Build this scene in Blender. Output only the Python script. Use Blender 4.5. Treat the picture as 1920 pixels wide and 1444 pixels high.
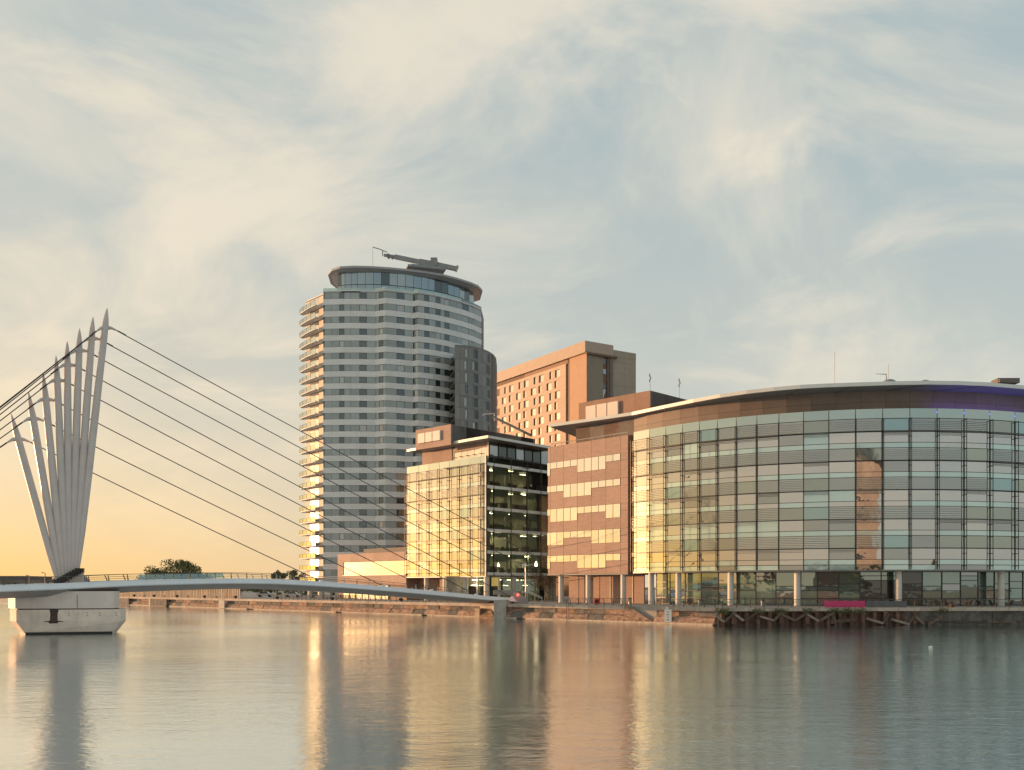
import bpy, bmesh, math, random
from mathutils import Vector, Matrix
R = random.Random(11)
S = bpy.context.scene
COL = S.collection
for o in list(bpy.data.objects): bpy.data.objects.remove(o)

# ------------------------------------------------------------------ camera
ZC, FPX, U0, V0 = 5.1, 1720.0, 960.0, 1100.0
cam = bpy.data.cameras.new('camera'); co = bpy.data.objects.new('camera', cam); COL.objects.link(co)
co.location = (0, 0, ZC); co.rotation_euler = (math.radians(90), 0, 0)
cam.sensor_width = 36; cam.lens = 36 * FPX / 1920; cam.shift_y = (V0 - 722) / 1920
cam.clip_start = .1; cam.clip_end = 6000
S.camera = co
S.render.engine = 'CYCLES'
S.view_settings.view_transform = 'Standard'; S.view_settings.look = 'None'
S.view_settings.exposure = 0.58; S.view_settings.gamma = 1

# ------------------------------------------------------------------ sky and sun
SUN_EL = math.radians(2.6)
SH = Vector((-.95, .31, 0)).normalized()
SD = Vector((SH.x * math.cos(SUN_EL), SH.y * math.cos(SUN_EL), math.sin(SUN_EL)))
W = bpy.data.worlds.new('World'); S.world = W; W.use_nodes = True
nt = W.node_tree; nt.nodes.clear()
def nd(t, typ, **k):
    n = t.nodes.new(typ)
    for a, b in k.items(): setattr(n, a, b)
    return n
def sock(t, inp, v):
    if isinstance(v, bpy.types.NodeSocket): t.links.new(v, inp)
    elif v is not None: inp.default_value = v
def mth(t, op, a, b=None, c=None, clamp=False):
    n = nd(t, 'ShaderNodeMath', operation=op, use_clamp=clamp)
    for i, v in enumerate((a, b, c)):
        if v is not None: sock(t, n.inputs[i], v)
    return n.outputs[0]
def mixc(t, f, a, b, blend='MIX'):
    n = nd(t, 'ShaderNodeMix', data_type='RGBA', blend_type=blend)
    sock(t, n.inputs[0], f); sock(t, n.inputs[6], a); sock(t, n.inputs[7], b)
    return n.outputs[2]
def c4(c): return (c[0], c[1], c[2], 1)
def ramp(t, f, lo, hi):
    n = nd(t, 'ShaderNodeMapRange', interpolation_type='SMOOTHSTEP')
    sock(t, n.inputs[0], f); n.inputs[1].default_value = lo; n.inputs[2].default_value = hi
    return n.outputs[0]
tc = nd(nt, 'ShaderNodeTexCoord')
sep = nd(nt, 'ShaderNodeSeparateXYZ'); nt.links.new(tc.outputs['Generated'], sep.inputs[0])
X_, Y_, Z_ = sep.outputs
zp = mth(nt, 'MAXIMUM', Z_, 0.0)
den = mth(nt, 'ADD', zp, .32)
cx = mth(nt, 'DIVIDE', X_, den); cy = mth(nt, 'DIVIDE', Y_, den)
comb = nd(nt, 'ShaderNodeCombineXYZ'); nt.links.new(cx, comb.inputs[0]); nt.links.new(cy, comb.inputs[1])
def cloudnoise(rot, sc, scale, detail, dist, off):
    mp = nd(nt, 'ShaderNodeMapping'); nt.links.new(comb.outputs[0], mp.inputs[0])
    mp.inputs['Rotation'].default_value = (0, 0, math.radians(rot)); mp.inputs['Scale'].default_value = (sc[0], sc[1], 1)
    mp.inputs['Location'].default_value = off
    no = nd(nt, 'ShaderNodeTexNoise'); nt.links.new(mp.outputs[0], no.inputs['Vector'])
    no.inputs['Scale'].default_value = scale; no.inputs['Detail'].default_value = detail
    no.inputs['Roughness'].default_value = .58; no.inputs['Distortion'].default_value = dist
    return no.outputs[0]
n_big = cloudnoise(32, (1.2, .75), 1.05, 6, .7, (3.6, 2.3, 0))
n_wisp = cloudnoise(48, (.9, 1.4), 1.8, 12, .6, (5.2, 4.4, 0))
n_puff = cloudnoise(10, (1, .8), 2.1, 12, .3, (1.3, 7.7, 0))
sund = nd(nt, 'ShaderNodeVectorMath', operation='DOT_PRODUCT'); nt.links.new(tc.outputs['Generated'], sund.inputs[0]); sund.inputs[1].default_value = SD
dotp = mth(nt, 'MULTIPLY_ADD', sund.outputs['Value'], .5, .5)          # 0 away .. 1 at the sun
g2 = mth(nt, 'POWER', dotp, 3.0); g6 = mth(nt, 'POWER', dotp, 11.0)
sky = nd(nt, 'ShaderNodeTexSky', sky_type='NISHITA', sun_disc=False)
sky.sun_elevation = math.radians(6); sky.sun_rotation = math.atan2(SH.x, SH.y)
sky.air_density = 1.0; sky.dust_density = 2.0; sky.ozone_density = 1.6
bg1 = nd(nt, 'ShaderNodeBackground'); nt.links.new(sky.outputs[0], bg1.inputs[0]); bg1.inputs[1].default_value = .15
# thin high cloud: pale blue grey veil, cream wisps, warm puffs near the sun
veil = mixc(nt, g2, c4((.235, .33, .365)), c4((.295, .36, .365)))
wcol = mixc(nt, g2, c4((.61, .56, .465)), c4((.73, .615, .45)))
f_w = mth(nt, 'MULTIPLY', ramp(nt, n_wisp, .42, .68), .84)
f_b = mth(nt, 'MULTIPLY', ramp(nt, n_big, .45, .70), .75)
f_c = mth(nt, 'MAXIMUM', f_w, f_b)
ccol = mixc(nt, f_c, veil, wcol)
f_p = mth(nt, 'MULTIPLY', ramp(nt, n_puff, .50, .66), ramp(nt, n_big, .48, .62))
ccol = mixc(nt, mth(nt, 'MULTIPLY', f_p, .85), ccol, mixc(nt, g2, c4((.68, .61, .48)), c4((.82, .68, .48))))
hz = mth(nt, 'POWER', 2.718, mth(nt, 'MULTIPLY', zp, -3.4))
hz2 = mth(nt, 'POWER', 2.718, mth(nt, 'MULTIPLY', zp, -8.5))
ccol = mixc(nt, mth(nt, 'MULTIPLY', hz, .88), ccol, mixc(nt, g2, c4((.60, .545, .44)), c4((.71, .57, .385))))
ccol = mixc(nt, mth(nt, 'MULTIPLY', hz2, mth(nt, 'MULTIPLY', g2, 1.35, clamp=True)), ccol, c4((.66, .385, .135)))
glow = mth(nt, 'MULTIPLY', g6, mth(nt, 'POWER', 2.718, mth(nt, 'MULTIPLY', zp, -12.0)))
ccol = mixc(nt, mth(nt, 'MULTIPLY', glow, 1.0, clamp=True), ccol, c4((1.28, .80, .17)))
anti = ramp(nt, dotp, .0, .42)
ccol = mixc(nt, anti, mixc(nt, 1.0, ccol, c4((.76, .84, .92)), 'MULTIPLY'), ccol)
bg2 = nd(nt, 'ShaderNodeBackground'); nt.links.new(ccol, bg2.inputs[0]); bg2.inputs[1].default_value = 1.0
ms = nd(nt, 'ShaderNodeMixShader'); ms.inputs[0].default_value = .86
nt.links.new(bg1.outputs[0], ms.inputs[1]); nt.links.new(bg2.outputs[0], ms.inputs[2])
wo = nd(nt, 'ShaderNodeOutputWorld'); nt.links.new(ms.outputs[0], wo.inputs[0])
sl = bpy.data.lights.new('sun', 'SUN'); so = bpy.data.objects.new('sun', sl); COL.objects.link(so)
sl.energy = 3.4; sl.angle = math.radians(.5); sl.color = (1, .55, .27)
so.rotation_euler = SD.to_track_quat('Z', 'Y').to_euler(); so.location = (-60, 40, 60)

# ------------------------------------------------------------------ materials
MATS = {}
def mat(name, col, rough=.6, metal=0., var=.12, vscale=.6, rnd=0., bump=0., bscale=8., emit=None, spec=None, stretch=None, streak=0.):
    if name in MATS: return MATS[name]
    m = bpy.data.materials.new(name); m.use_nodes = True; t = m.node_tree
    b = t.nodes['Principled BSDF']; b.inputs['Roughness'].default_value = rough; b.inputs['Metallic'].default_value = metal
    if spec is not None: b.inputs['Specular IOR Level'].default_value = spec
    g = nd(t, 'ShaderNodeNewGeometry'); pos = g.outputs['Position']
    if stretch:
        mp = nd(t, 'ShaderNodeMapping'); t.links.new(pos, mp.inputs[0]); mp.inputs['Scale'].default_value = stretch; pos = mp.outputs[0]
    c = c4(col)
    if var:
        no = nd(t, 'ShaderNodeTexNoise'); t.links.new(pos, no.inputs['Vector']); no.inputs['Scale'].default_value = vscale; no.inputs['Detail'].default_value = 6
        no.inputs['Roughness'].default_value = .65
        f = ramp(t, no.outputs[0], .3, .7)
        c = mixc(t, f, c4([v * (1 - var) for v in col]), c4([min(1, v * (1 + var)) for v in col]))
    if streak:
        mp = nd(t, 'ShaderNodeMapping'); t.links.new(g.outputs['Position'], mp.inputs[0]); mp.inputs['Scale'].default_value = (1.6, 1.6, .12)
        no = nd(t, 'ShaderNodeTexNoise'); t.links.new(mp.outputs[0], no.inputs['Vector']); no.inputs['Scale'].default_value = 1.3; no.inputs['Detail'].default_value = 7
        c = mixc(t, mth(t, 'MULTIPLY', ramp(t, no.outputs[0], .5, .75), streak), c, c4([v * .35 for v in col]))
    if rnd:
        oi = nd(t, 'ShaderNodeObjectInfo'); hs = nd(t, 'ShaderNodeHueSaturation')
        sock(t, hs.inputs['Value'], mth(t, 'MULTIPLY_ADD', oi.outputs['Random'], 2 * rnd, 1 - rnd)); sock(t, hs.inputs['Color'], c); c = hs.outputs[0]
    sock(t, b.inputs['Base Color'], c)
    if bump:
        no = nd(t, 'ShaderNodeTexNoise'); t.links.new(pos, no.inputs['Vector']); no.inputs['Scale'].default_value = bscale; no.inputs['Detail'].default_value = 6
        bu = nd(t, 'ShaderNodeBump'); bu.inputs['Strength'].default_value = bump; bu.inputs['Distance'].default_value = .1
        t.links.new(no.outputs[0], bu.inputs['Height']); t.links.new(bu.outputs[0], b.inputs['Normal'])
    if emit: b.inputs['Emission Color'].default_value = c4(emit[:3]); b.inputs['Emission Strength'].default_value = emit[3]
    MATS[name] = m; return m
def mirror_glass(name, body, refl, fac, rough=.015, wave=.006, rnd=.2):
    """coated facade glass: a body tint under a tinted mirror coat, very slightly wavy"""
    m = bpy.data.materials.new(name); m.use_nodes = True; t = m.node_tree; t.nodes.clear()
    oi = nd(t, 'ShaderNodeObjectInfo')
    d = nd(t, 'ShaderNodeBsdfPrincipled'); d.inputs['Roughness'].default_value = .25
    hs = nd(t, 'ShaderNodeHueSaturation'); hs.inputs['Color'].default_value = c4(body)
    sock(t, hs.inputs['Value'], mth(t, 'MULTIPLY_ADD', oi.outputs['Random'], 2 * rnd, 1 - rnd)); t.links.new(hs.outputs[0], d.inputs['Base Color'])
    gl = nd(t, 'ShaderNodeBsdfGlossy'); gl.inputs['Color'].default_value = c4(refl); gl.inputs['Roughness'].default_value = rough
    g = nd(t, 'ShaderNodeNewGeometry'); no = nd(t, 'ShaderNodeTexNoise'); t.links.new(g.outputs['Position'], no.inputs['Vector']); no.inputs['Scale'].default_value = .9; no.inputs['Detail'].default_value = 1
    bu = nd(t, 'ShaderNodeBump'); bu.inputs['Strength'].default_value = 1; bu.inputs['Distance'].default_value = wave
    t.links.new(no.outputs[0], bu.inputs['Height']); t.links.new(bu.outputs[0], gl.inputs['Normal'])
    lw = nd(t, 'ShaderNodeLayerWeight'); lw.inputs[0].default_value = .35
    f = mth(t, 'MULTIPLY_ADD', lw.outputs['Fresnel'], 1 - fac, fac, clamp=True)
    x = nd(t, 'ShaderNodeMixShader'); sock(t, x.inputs[0], f); t.links.new(d.outputs[0], x.inputs[1]); t.links.new(gl.outputs[0], x.inputs[2])
    o = nd(t, 'ShaderNodeOutputMaterial'); t.links.new(x.outputs[0], o.inputs[0]); MATS[name] = m; return m
def clear_glass(name, tint, refl, fac):
    m = bpy.data.materials.new(name); m.use_nodes = True; t = m.node_tree; t.nodes.clear()
    tr = nd(t, 'ShaderNodeBsdfTransparent'); tr.inputs[0].default_value = c4(tint)
    gl = nd(t, 'ShaderNodeBsdfGlossy'); gl.inputs['Color'].default_value = c4(refl); gl.inputs['Roughness'].default_value = .01
    lw = nd(t, 'ShaderNodeLayerWeight'); lw.inputs[0].default_value = .25
    f = mth(t, 'MULTIPLY_ADD', lw.outputs['Fresnel'], 1 - fac, fac, clamp=True)
    x = nd(t, 'ShaderNodeMixShader'); sock(t, x.inputs[0], f); t.links.new(tr.outputs[0], x.inputs[1]); t.links.new(gl.outputs[0], x.inputs[2])
    o = nd(t, 'ShaderNodeOutputMaterial'); t.links.new(x.outputs[0], o.inputs[0]); MATS[name] = m; return m

mat('band', (.70, .70, .69), .5, var=.07, vscale=.4, stretch=(1, 1, 14), rnd=.05, streak=.12)
mat('tower_panel', (.33, .375, .375), .35, var=.06, rnd=.12)
mat('tower_core', (.10, .105, .11), .6, var=.1)
mat('tower_frame', (.06, .06, .065), .5)
mat('balcony_wall', (.66, .55, .46), .6, var=.06)
mat('slab', (.62, .61, .58), .6, var=.08)
mat('canopy', (.34, .345, .36), .5, var=.08)
mat('annex', (.22, .218, .215), .5, var=.08, rnd=.10)
mat('annex_trim', (.17, .165, .16), .5)
mat('hotel_wall', (.58, .43, .33), .7, var=.06, stretch=(1, 1, 6), rnd=.04)
mat('hotel_blank', (.52, .32, .205), .7, var=.05)
mat('hotel_dark', (.18, .11, .075), .7)
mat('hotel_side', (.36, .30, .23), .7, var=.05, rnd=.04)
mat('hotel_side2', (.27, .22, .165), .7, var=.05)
mat('hotel_roof', (.44, .33, .26), .6, var=.06)
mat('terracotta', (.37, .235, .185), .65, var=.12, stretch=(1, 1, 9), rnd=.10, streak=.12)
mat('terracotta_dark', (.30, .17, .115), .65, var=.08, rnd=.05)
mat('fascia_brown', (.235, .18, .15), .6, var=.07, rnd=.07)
mat('white_metal', (.72, .69, .64), .35, var=.04)
mat('pale_panel', (.74, .64, .55), .45, var=.04)
mat('eave_edge', (.66, .65, .62), .3, metal=.3, var=.04)
mat('soffit', (.24, .235, .23), .45, var=.06, rnd=.05)
mat('frame_dark', (.055, .05, .045), .45, metal=.3, var=.1)
mat('frame_grey', (.20, .19, .18), .4, metal=.4, var=.1)
mat('louvre', (.30, .28, .255), .4, metal=.5, var=.1)
mat('slab_edge', (.74, .82, .80), .4, var=.05, rnd=.12)
mat('interior', (.48, .43, .35), .8, var=.35, vscale=.35)
mat('interior_floor', (.16, .14, .12), .7, var=.2)
mat('blind', (.42, .50, .47), .7, var=.1, rnd=.15)
mat('desk', (.10, .075, .055), .6, var=.3)
mat('column', (.60, .57, .52), .5, var=.05, streak=.1)
mat('lamp_lit', (1, .9, .6), .5, var=0, emit=(1, .85, .5, 14.0))
mat('led_blue', (.1, .06, .5), .5, var=0, emit=(.14, .07, 1.0, 4.5))
mat('concrete', (.76, .64, .54), .75, var=.12, vscale=.8, bump=.15, bscale=3, streak=.18)
mat('concrete_grey', (.46, .41, .35), .8, var=.18, vscale=.9, bump=.2, bscale=3, streak=.35)
mat('coping', (.42, .34, .28), .8, var=.16, vscale=1.2, rnd=.14, bump=.3, bscale=4)
mat('stone_wall', (.30, .195, .14), .85, var=.5, vscale=1.1, bump=.8, bscale=2.2, stretch=(1, 1, 3), streak=.35, rnd=.14)
mat('stone_dark', (.14, .125, .11), .85, var=.4, vscale=1.0, bump=.8, bscale=2.2, streak=.4, rnd=.2)
mat('rust', (.13, .068, .048), .8, var=.45, vscale=1.4, bump=.4, bscale=5, streak=.4, rnd=.2)
mat('timber', (.12, .085, .06), .8, var=.4, vscale=2, bump=.5, bscale=8, rnd=.35)
mat('timber_worn', (.24, .19, .15), .8, var=.4, vscale=2)
mat('timber_pale', (.45, .36, .28), .8, var=.25, vscale=2)
mat('paving', (.30, .27, .24), .8, var=.15, vscale=.5)
mat('ground_far', (.14, .13, .08), .9, var=.3, vscale=.05)
mat('bridge_steel', (.74, .75, .77), .35, var=.04)
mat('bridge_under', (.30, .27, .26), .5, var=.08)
mat('mast', (.58, .51, .475), .32, var=.05)
mat('cable', (.045, .043, .045), .4, metal=.3, var=.0)
mat('rail', (.12, .105, .095), .4, metal=.5, var=.1)
mat('rail_pale', (.5, .47, .43), .35, metal=.3, var=.1)
mat('pier_top', (.70, .61, .55), .5, var=.06, streak=.08)
mat('pier_stain', (.055, .026, .018), .5, var=.3, vscale=3)
mat('black', (.018, .017, .016), .5, var=.2)
mat('pink_cloth', (.55, .05, .16), .7, var=.12, vscale=3)
mat('grey_cloth', (.12, .12, .125), .7, var=.15, vscale=2)
mat('red', (.65, .06, .05), .5, var=.05)
mat('red_lit', (.8, .1, .08), .5, var=0, emit=(1, .1, .06, 2.5))
mat('leaf', (.13, .135, .05), .7, var=.5, vscale=.9)
mat('leaf_dry', (.10, .075, .035), .8, var=.4, vscale=1.2)
mat('leaf_bright', (.07, .12, .03), .7, var=.4, vscale=2)
mat('bark', (.12, .085, .06), .9, var=.3, vscale=4)
mat('bark_pale', (.24, .17, .115), .9, var=.3, vscale=4)
mat('far_wall', (.22, .19, .17), .8, var=.15, vscale=.1, rnd=.2)
mat('far_roof', (.13, .11, .10), .8, var=.2)
mat('fence_board', (.34, .26, .19), .8, var=.2, vscale=.6, rnd=.25)
mat('museum_clad', (.75, .58, .45), .4, var=.15, vscale=.3, stretch=(1, 1, .2))
mat('museum_dark', (.06, .055, .05), .5)
mat('car_paint', (.55, .54, .52), .25, var=.02, rnd=.5)
mat('crane_metal', (.24, .25, .25), .4, metal=.4, var=.1)
mat('roof_dark', (.17, .15, .14), .7, var=.12)
mirror_glass('glass_vision', (.05, .055, .055), (.78, .75, .735), .62)
mirror_glass('glass_vision_dark', (.035, .04, .038), (.70, .71, .70), .42)
mirror_glass('glass_solid', (.10, .125, .105), (.70, .72, .64), .38, rough=.05)
mirror_glass('glass_teal', (.06, .18, .19), (.66, .80, .80), .38, rough=.04)
mirror_glass('glass_strip', (.36, .50, .47), (.80, .90, .87), .38, rough=.06)
mirror_glass('glass_louvre', (.13, .16, .155), (.76, .78, .76), .52, rough=.03)
mirror_glass('glass_parapet', (.20, .28, .265), (.76, .84, .79), .40, rough=.03)
mirror_glass('glass_box', (.62, .57, .50), (.95, .90, .84), .42, rough=.05)
mirror_glass('glass_tower', (.035, .045, .05), (.45, .52, .55), .14, rnd=.5)
mirror_glass('glass_tower_blind', (.28, .27, .24), (.62, .66, .66), .25, rnd=.4)
mirror_glass('glass_pent', (.10, .13, .14), (.60, .70, .75), .38, rnd=.35)
mirror_glass('glass_ground', (.075, .14, .115), (.66, .74, .67), .30, rnd=.35, wave=.003)
mirror_glass('glass_ground_dark', (.015, .015, .013), (.45, .45, .42), .13)
mirror_glass('glass_hotel', (.30, .27, .23), (.9, .86, .8), .5, rough=.06, rnd=.3)
mirror_glass('glass_balcony', (.20, .17, .13), (.9, .85, .8), .52, rough=.03, wave=.0008)
clear_glass('glass_clear', (.72, .78, .73), (.72, .78, .78), .09)
clear_glass('glass_screen', (.60, .68, .63), (.92, .95, .90), .52)
clear_glass('glass_rail', (.62, .72, .68), (.85, .9, .86), .30)

# ------------------------------------------------------------------ builders
class MB:
    def __init__(s): s.v = []; s.f = []
    def add(s, vs, fs):
        o = len(s.v); s.v += [Vector(v) for v in vs]; s.f += [[i + o for i in f] for f in fs]; return s
    def box(s, c, size, rz=0, tilt=None):
        hx, hy, hz = [d / 2 for d in size]
        M = Matrix.Rotation(rz, 3, 'Z')
        if tilt is not None: M = M @ tilt
        vs = [Vector(c) + M @ Vector((x, y, z)) for x in (-hx, hx) for y in (-hy, hy) for z in (-hz, hz)]
        return s.add(vs, [(0, 1, 3, 2), (4, 6, 7, 5), (0, 4, 5, 1), (2, 3, 7, 6), (0, 2, 6, 4), (1, 5, 7, 3)])
    def prism(s, poly, z0, z1):
        n = len(poly); a = sum(poly[i][0] * poly[(i + 1) % n][1] - poly[(i + 1) % n][0] * poly[i][1] for i in range(n))
        if a < 0: poly = poly[::-1]
        vs = [(p[0], p[1], z0) for p in poly] + [(p[0], p[1], z1) for p in poly]
        return s.add(vs, [list(range(n))[::-1], list(range(n, 2 * n))] + [(i, (i + 1) % n, n + (i + 1) % n, n + i) for i in range(n)])
    def tube(s, pts, rad, n=8, cap=True):
        pts = [Vector(p) for p in pts]; k = len(pts)
        rad = rad if hasattr(rad, '__len__') else [rad] * k
        rings = []
        for i, p in enumerate(pts):
            d = (pts[min(i + 1, k - 1)] - pts[max(i - 1, 0)]).normalized()
            up = Vector((0, 0, 1)) if abs(d.z) < .9 else Vector((1, 0, 0))
            a = d.cross(up).normalized(); b = d.cross(a)
            rings.append([p + (a * math.cos(q) + b * math.sin(q)) * rad[i] for q in [2 * math.pi * j / n for j in range(n)]])
        vs = [v for r in rings for v in r]; fs = []
        for i in range(k - 1):
            for j in range(n): fs.append((i * n + j, i * n + (j + 1) % n, (i + 1) * n + (j + 1) % n, (i + 1) * n + j))
        if cap: fs += [list(range(n))[::-1], list(range((k - 1) * n, k * n))]
        return s.add(vs, fs)
    def loft(s, secs, close=True, caps=True):
        m = len(secs[0]); vs = [v for q in secs for v in q]; fs = []
        for i in range(len(secs) - 1):
            for j in range(m if close else m - 1):
                fs.append((i * m + j, i * m + (j + 1) % m, (i + 1) * m + (j + 1) % m, (i + 1) * m + j))
        if caps: fs += [list(range(m))[::-1], list(range((len(secs) - 1) * m, len(secs) * m))]
        return s.add(vs, fs)
    def wall(s, pl, z0, z1, th):
        """solid ribbon along a plan polyline (left to right), thickness th behind it"""
        front = [Vector((p[0], p[1])) for p in pl]; back = []
        for i, p in enumerate(front):
            a = front[max(i - 1, 0)]; b = front[min(i + 1, len(front) - 1)]; d = (b - a).normalized()
            back.append(p + Vector((-d.y, d.x)) * th)
        secs = [[(f.x, f.y, z0), (f.x, f.y, z1), (b.x, b.y, z1), (b.x, b.y, z0)] for f, b in zip(front, back)]
        return s.loft(secs)
    def build(s, name, m, parent=None, smooth=False, kind=None, label=None):
        org = wloc(parent) if parent else Vector()
        me = bpy.data.meshes.new(name); me.from_pydata([tuple(v - org) for v in s.v], [], s.f)
        bm = bmesh.new(); bm.from_mesh(me); bmesh.ops.recalc_face_normals(bm, faces=bm.faces); bm.to_mesh(me); bm.free()
        me.materials.append(MATS[m])
        if smooth:
            for p in me.polygons: p.use_smooth = True
            try: me.set_sharp_from_angle(angle=math.radians(40))
            except Exception: pass
        o = bpy.data.objects.new(name, me); COL.objects.link(o)
        if parent: o.parent = parent
        if kind: o['kind'] = kind
        if label: o['label'] = label
        return o
WL = {}
def wloc(o):
    return WL.get(o.name, Vector())
def thing(name, label, cat, loc, group=None):
    o = bpy.data.objects.new(name, None); COL.objects.link(o); o.location = loc; o.empty_display_size = .5
    WL[o.name] = Vector(loc); o['label'] = label; o['category'] = cat
    if group: o['group'] = group
    return o
def tag(o, label, cat, group=None):
    o['label'] = label; o['category'] = cat
    if group: o['group'] = group
    return o
CUBE = {}
def piece(name, m, parent, c, size, rz=0, rx=0, ry=0):
    k = m
    if k not in CUBE:
        b = MB().box((0, 0, 0), (1, 1, 1)); me = bpy.data.meshes.new('box_' + m); me.from_pydata([tuple(v) for v in b.v], [], b.f)
        me.materials.append(MATS[m]); CUBE[k] = me
    o = bpy.data.objects.new(name, CUBE[k]); COL.objects.link(o); o.parent = parent
    o.location = Vector(c) - wloc(parent); o.scale = size; o.rotation_euler = (rx, ry, rz); return o
def at(u, v, D): return Vector(((u - U0) / FPX * D, D, ZC + (V0 - v) / FPX * D))
def xy(u, D): return Vector(((u - U0) / FPX * D, D))
def zv(v, D): return ZC + (V0 - v) / FPX * D
def online(u, p, d):
    k = (u - U0) / FPX; t = (k * p[1] - p[0]) / (d[0] - k * d[1]); return t
def jit(a): return R.uniform(-a, a)
class Fac:
    """a flat facade: p = left end in plan, q = right end, outward normal to the viewer's side"""
    def __init__(s, p, q):
        s.p = Vector((p[0], p[1])); s.q = Vector((q[0], q[1])); s.L = (s.q - s.p).length; s.t = (s.q - s.p) / s.L
        s.n = Vector((s.t.y, -s.t.x)); s.rz = math.atan2(s.t.y, s.t.x)
    def pt(s, a, out, z): w = s.p + s.t * a + s.n * out; return Vector((w.x, w.y, z))
    def su(s, u): return online(u, s.p, s.t)
    def piece(s, name, m, parent, a0, a1, z0, z1, out=0., th=.1, j=0.):
        return piece(name, m, parent, s.pt((a0 + a1) / 2, out, (z0 + z1) / 2), (a1 - a0, th, z1 - z0), s.rz + jit(j), jit(j))
    def mbox(s, mb, a0, a1, z0, z1, o0, o1):
        mb.box(s.pt((a0 + a1) / 2, (o0 + o1) / 2, (z0 + z1) / 2), (a1 - a0, abs(o1 - o0), z1 - z0), s.rz); return mb
ZQ = 2.3

# ------------------------------------------------------------------ water and land
def water():
    m = bpy.data.materials.new('water'); m.use_nodes = True; t = m.node_tree; t.nodes.clear()
    b = nd(t, 'ShaderNodeBsdfDiffuse'); b.inputs['Color'].default_value = (.07, .17, .18, 1)
    gl = nd(t, 'ShaderNodeBsdfGlossy', distribution='MULTI_GGX'); gl.inputs['Color'].default_value = (.95, .985, 1.0, 1); gl.inputs['Roughness'].default_value = .09
    g = nd(t, 'ShaderNodeNewGeometry')
    def wave(sc, scale, detail, rot):
        mp = nd(t, 'ShaderNodeMapping'); t.links.new(g.outputs['Position'], mp.inputs[0]); mp.inputs['Scale'].default_value = sc; mp.inputs['Rotation'].default_value = (0, 0, rot)
        n = nd(t, 'ShaderNodeTexNoise'); t.links.new(mp.outputs[0], n.inputs['Vector']); n.inputs['Scale'].default_value = scale; n.inputs['Detail'].default_value = detail; n.inputs['Distortion'].default_value = .4
        return n.outputs[0]
    w1 = wave((.42, 1, 1), .9, 3, .12); w2 = wave((.5, 1, 1), 5.5, 4, -.2); w3 = wave((.5, 1, 1), .16, 2, .3)
    patch = wave((.35, 1, 1), .035, 3, .1)
    h = mth(t, 'ADD', mth(t, 'MULTIPLY', w1, .030), mth(t, 'MULTIPLY', w2, .0145)); h = mth(t, 'MULTIPLY', h, mth(t, 'MULTIPLY_ADD', ramp(t, patch, .38, .62), .95, .5))
    h = mth(t, 'ADD', h, mth(t, 'MULTIPLY', w3, .03))
    bu = nd(t, 'ShaderNodeBump'); bu.inputs['Strength'].default_value = 1.0; bu.inputs['Distance'].default_value = 1.0
    t.links.new(h, bu.inputs['Height']); t.links.new(bu.outputs[0], gl.inputs['Normal'])
    lw = nd(t, 'ShaderNodeLayerWeight'); lw.inputs[0].default_value = .5; t.links.new(bu.outputs[0], lw.inputs['Normal'])
    fac = mth(t, 'MULTIPLY_ADD', mth(t, 'POWER', lw.outputs['Facing'], 3.0), .36, .64, clamp=True)
    x = nd(t, 'ShaderNodeMixShader'); sock(t, x.inputs[0], fac); t.links.new(b.outputs[0], x.inputs[1]); t.links.new(gl.outputs[0], x.inputs[2])
    ou = nd(t, 'ShaderNodeOutputMaterial'); t.links.new(x.outputs[0], ou.inputs[0])
    MATS['water'] = m
    o = MB().add([(-2500, -300, 0), (2500, -300, 0), (2500, 3500, 0), (-2500, 3500, 0)], [(0, 1, 2, 3)]).build('water', 'water', kind='structure'); return o
water()
QD = Vector((-1, 1)).normalized()                       # along the quay, leftwards and away
QC = Vector((27.0, 120.5))                              # the corner of the quay
QL = QC + QD * 420; QR = Vector((160, 127.2))
QN = Vector((-1, -1)).normalized()
MB().prism([tuple(QC), tuple(QR), (600, 300), (600, 900), (-600, 900), tuple(QL)], -.5, ZQ - .004).build('promenade', 'paving', kind='structure')
MB().prism([(-2400, 1500), (2400, 1500), (2400, 3400), (-2400, 3400)], -.5, 2.0).build('far_land', 'ground_far', kind='structure')
MB().prism([(-700, -290), (700, -290), (700, -3.5), (-700, -3.5)], -.5, 3.45).build('near_quay', 'paving', kind='structure')

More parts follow.
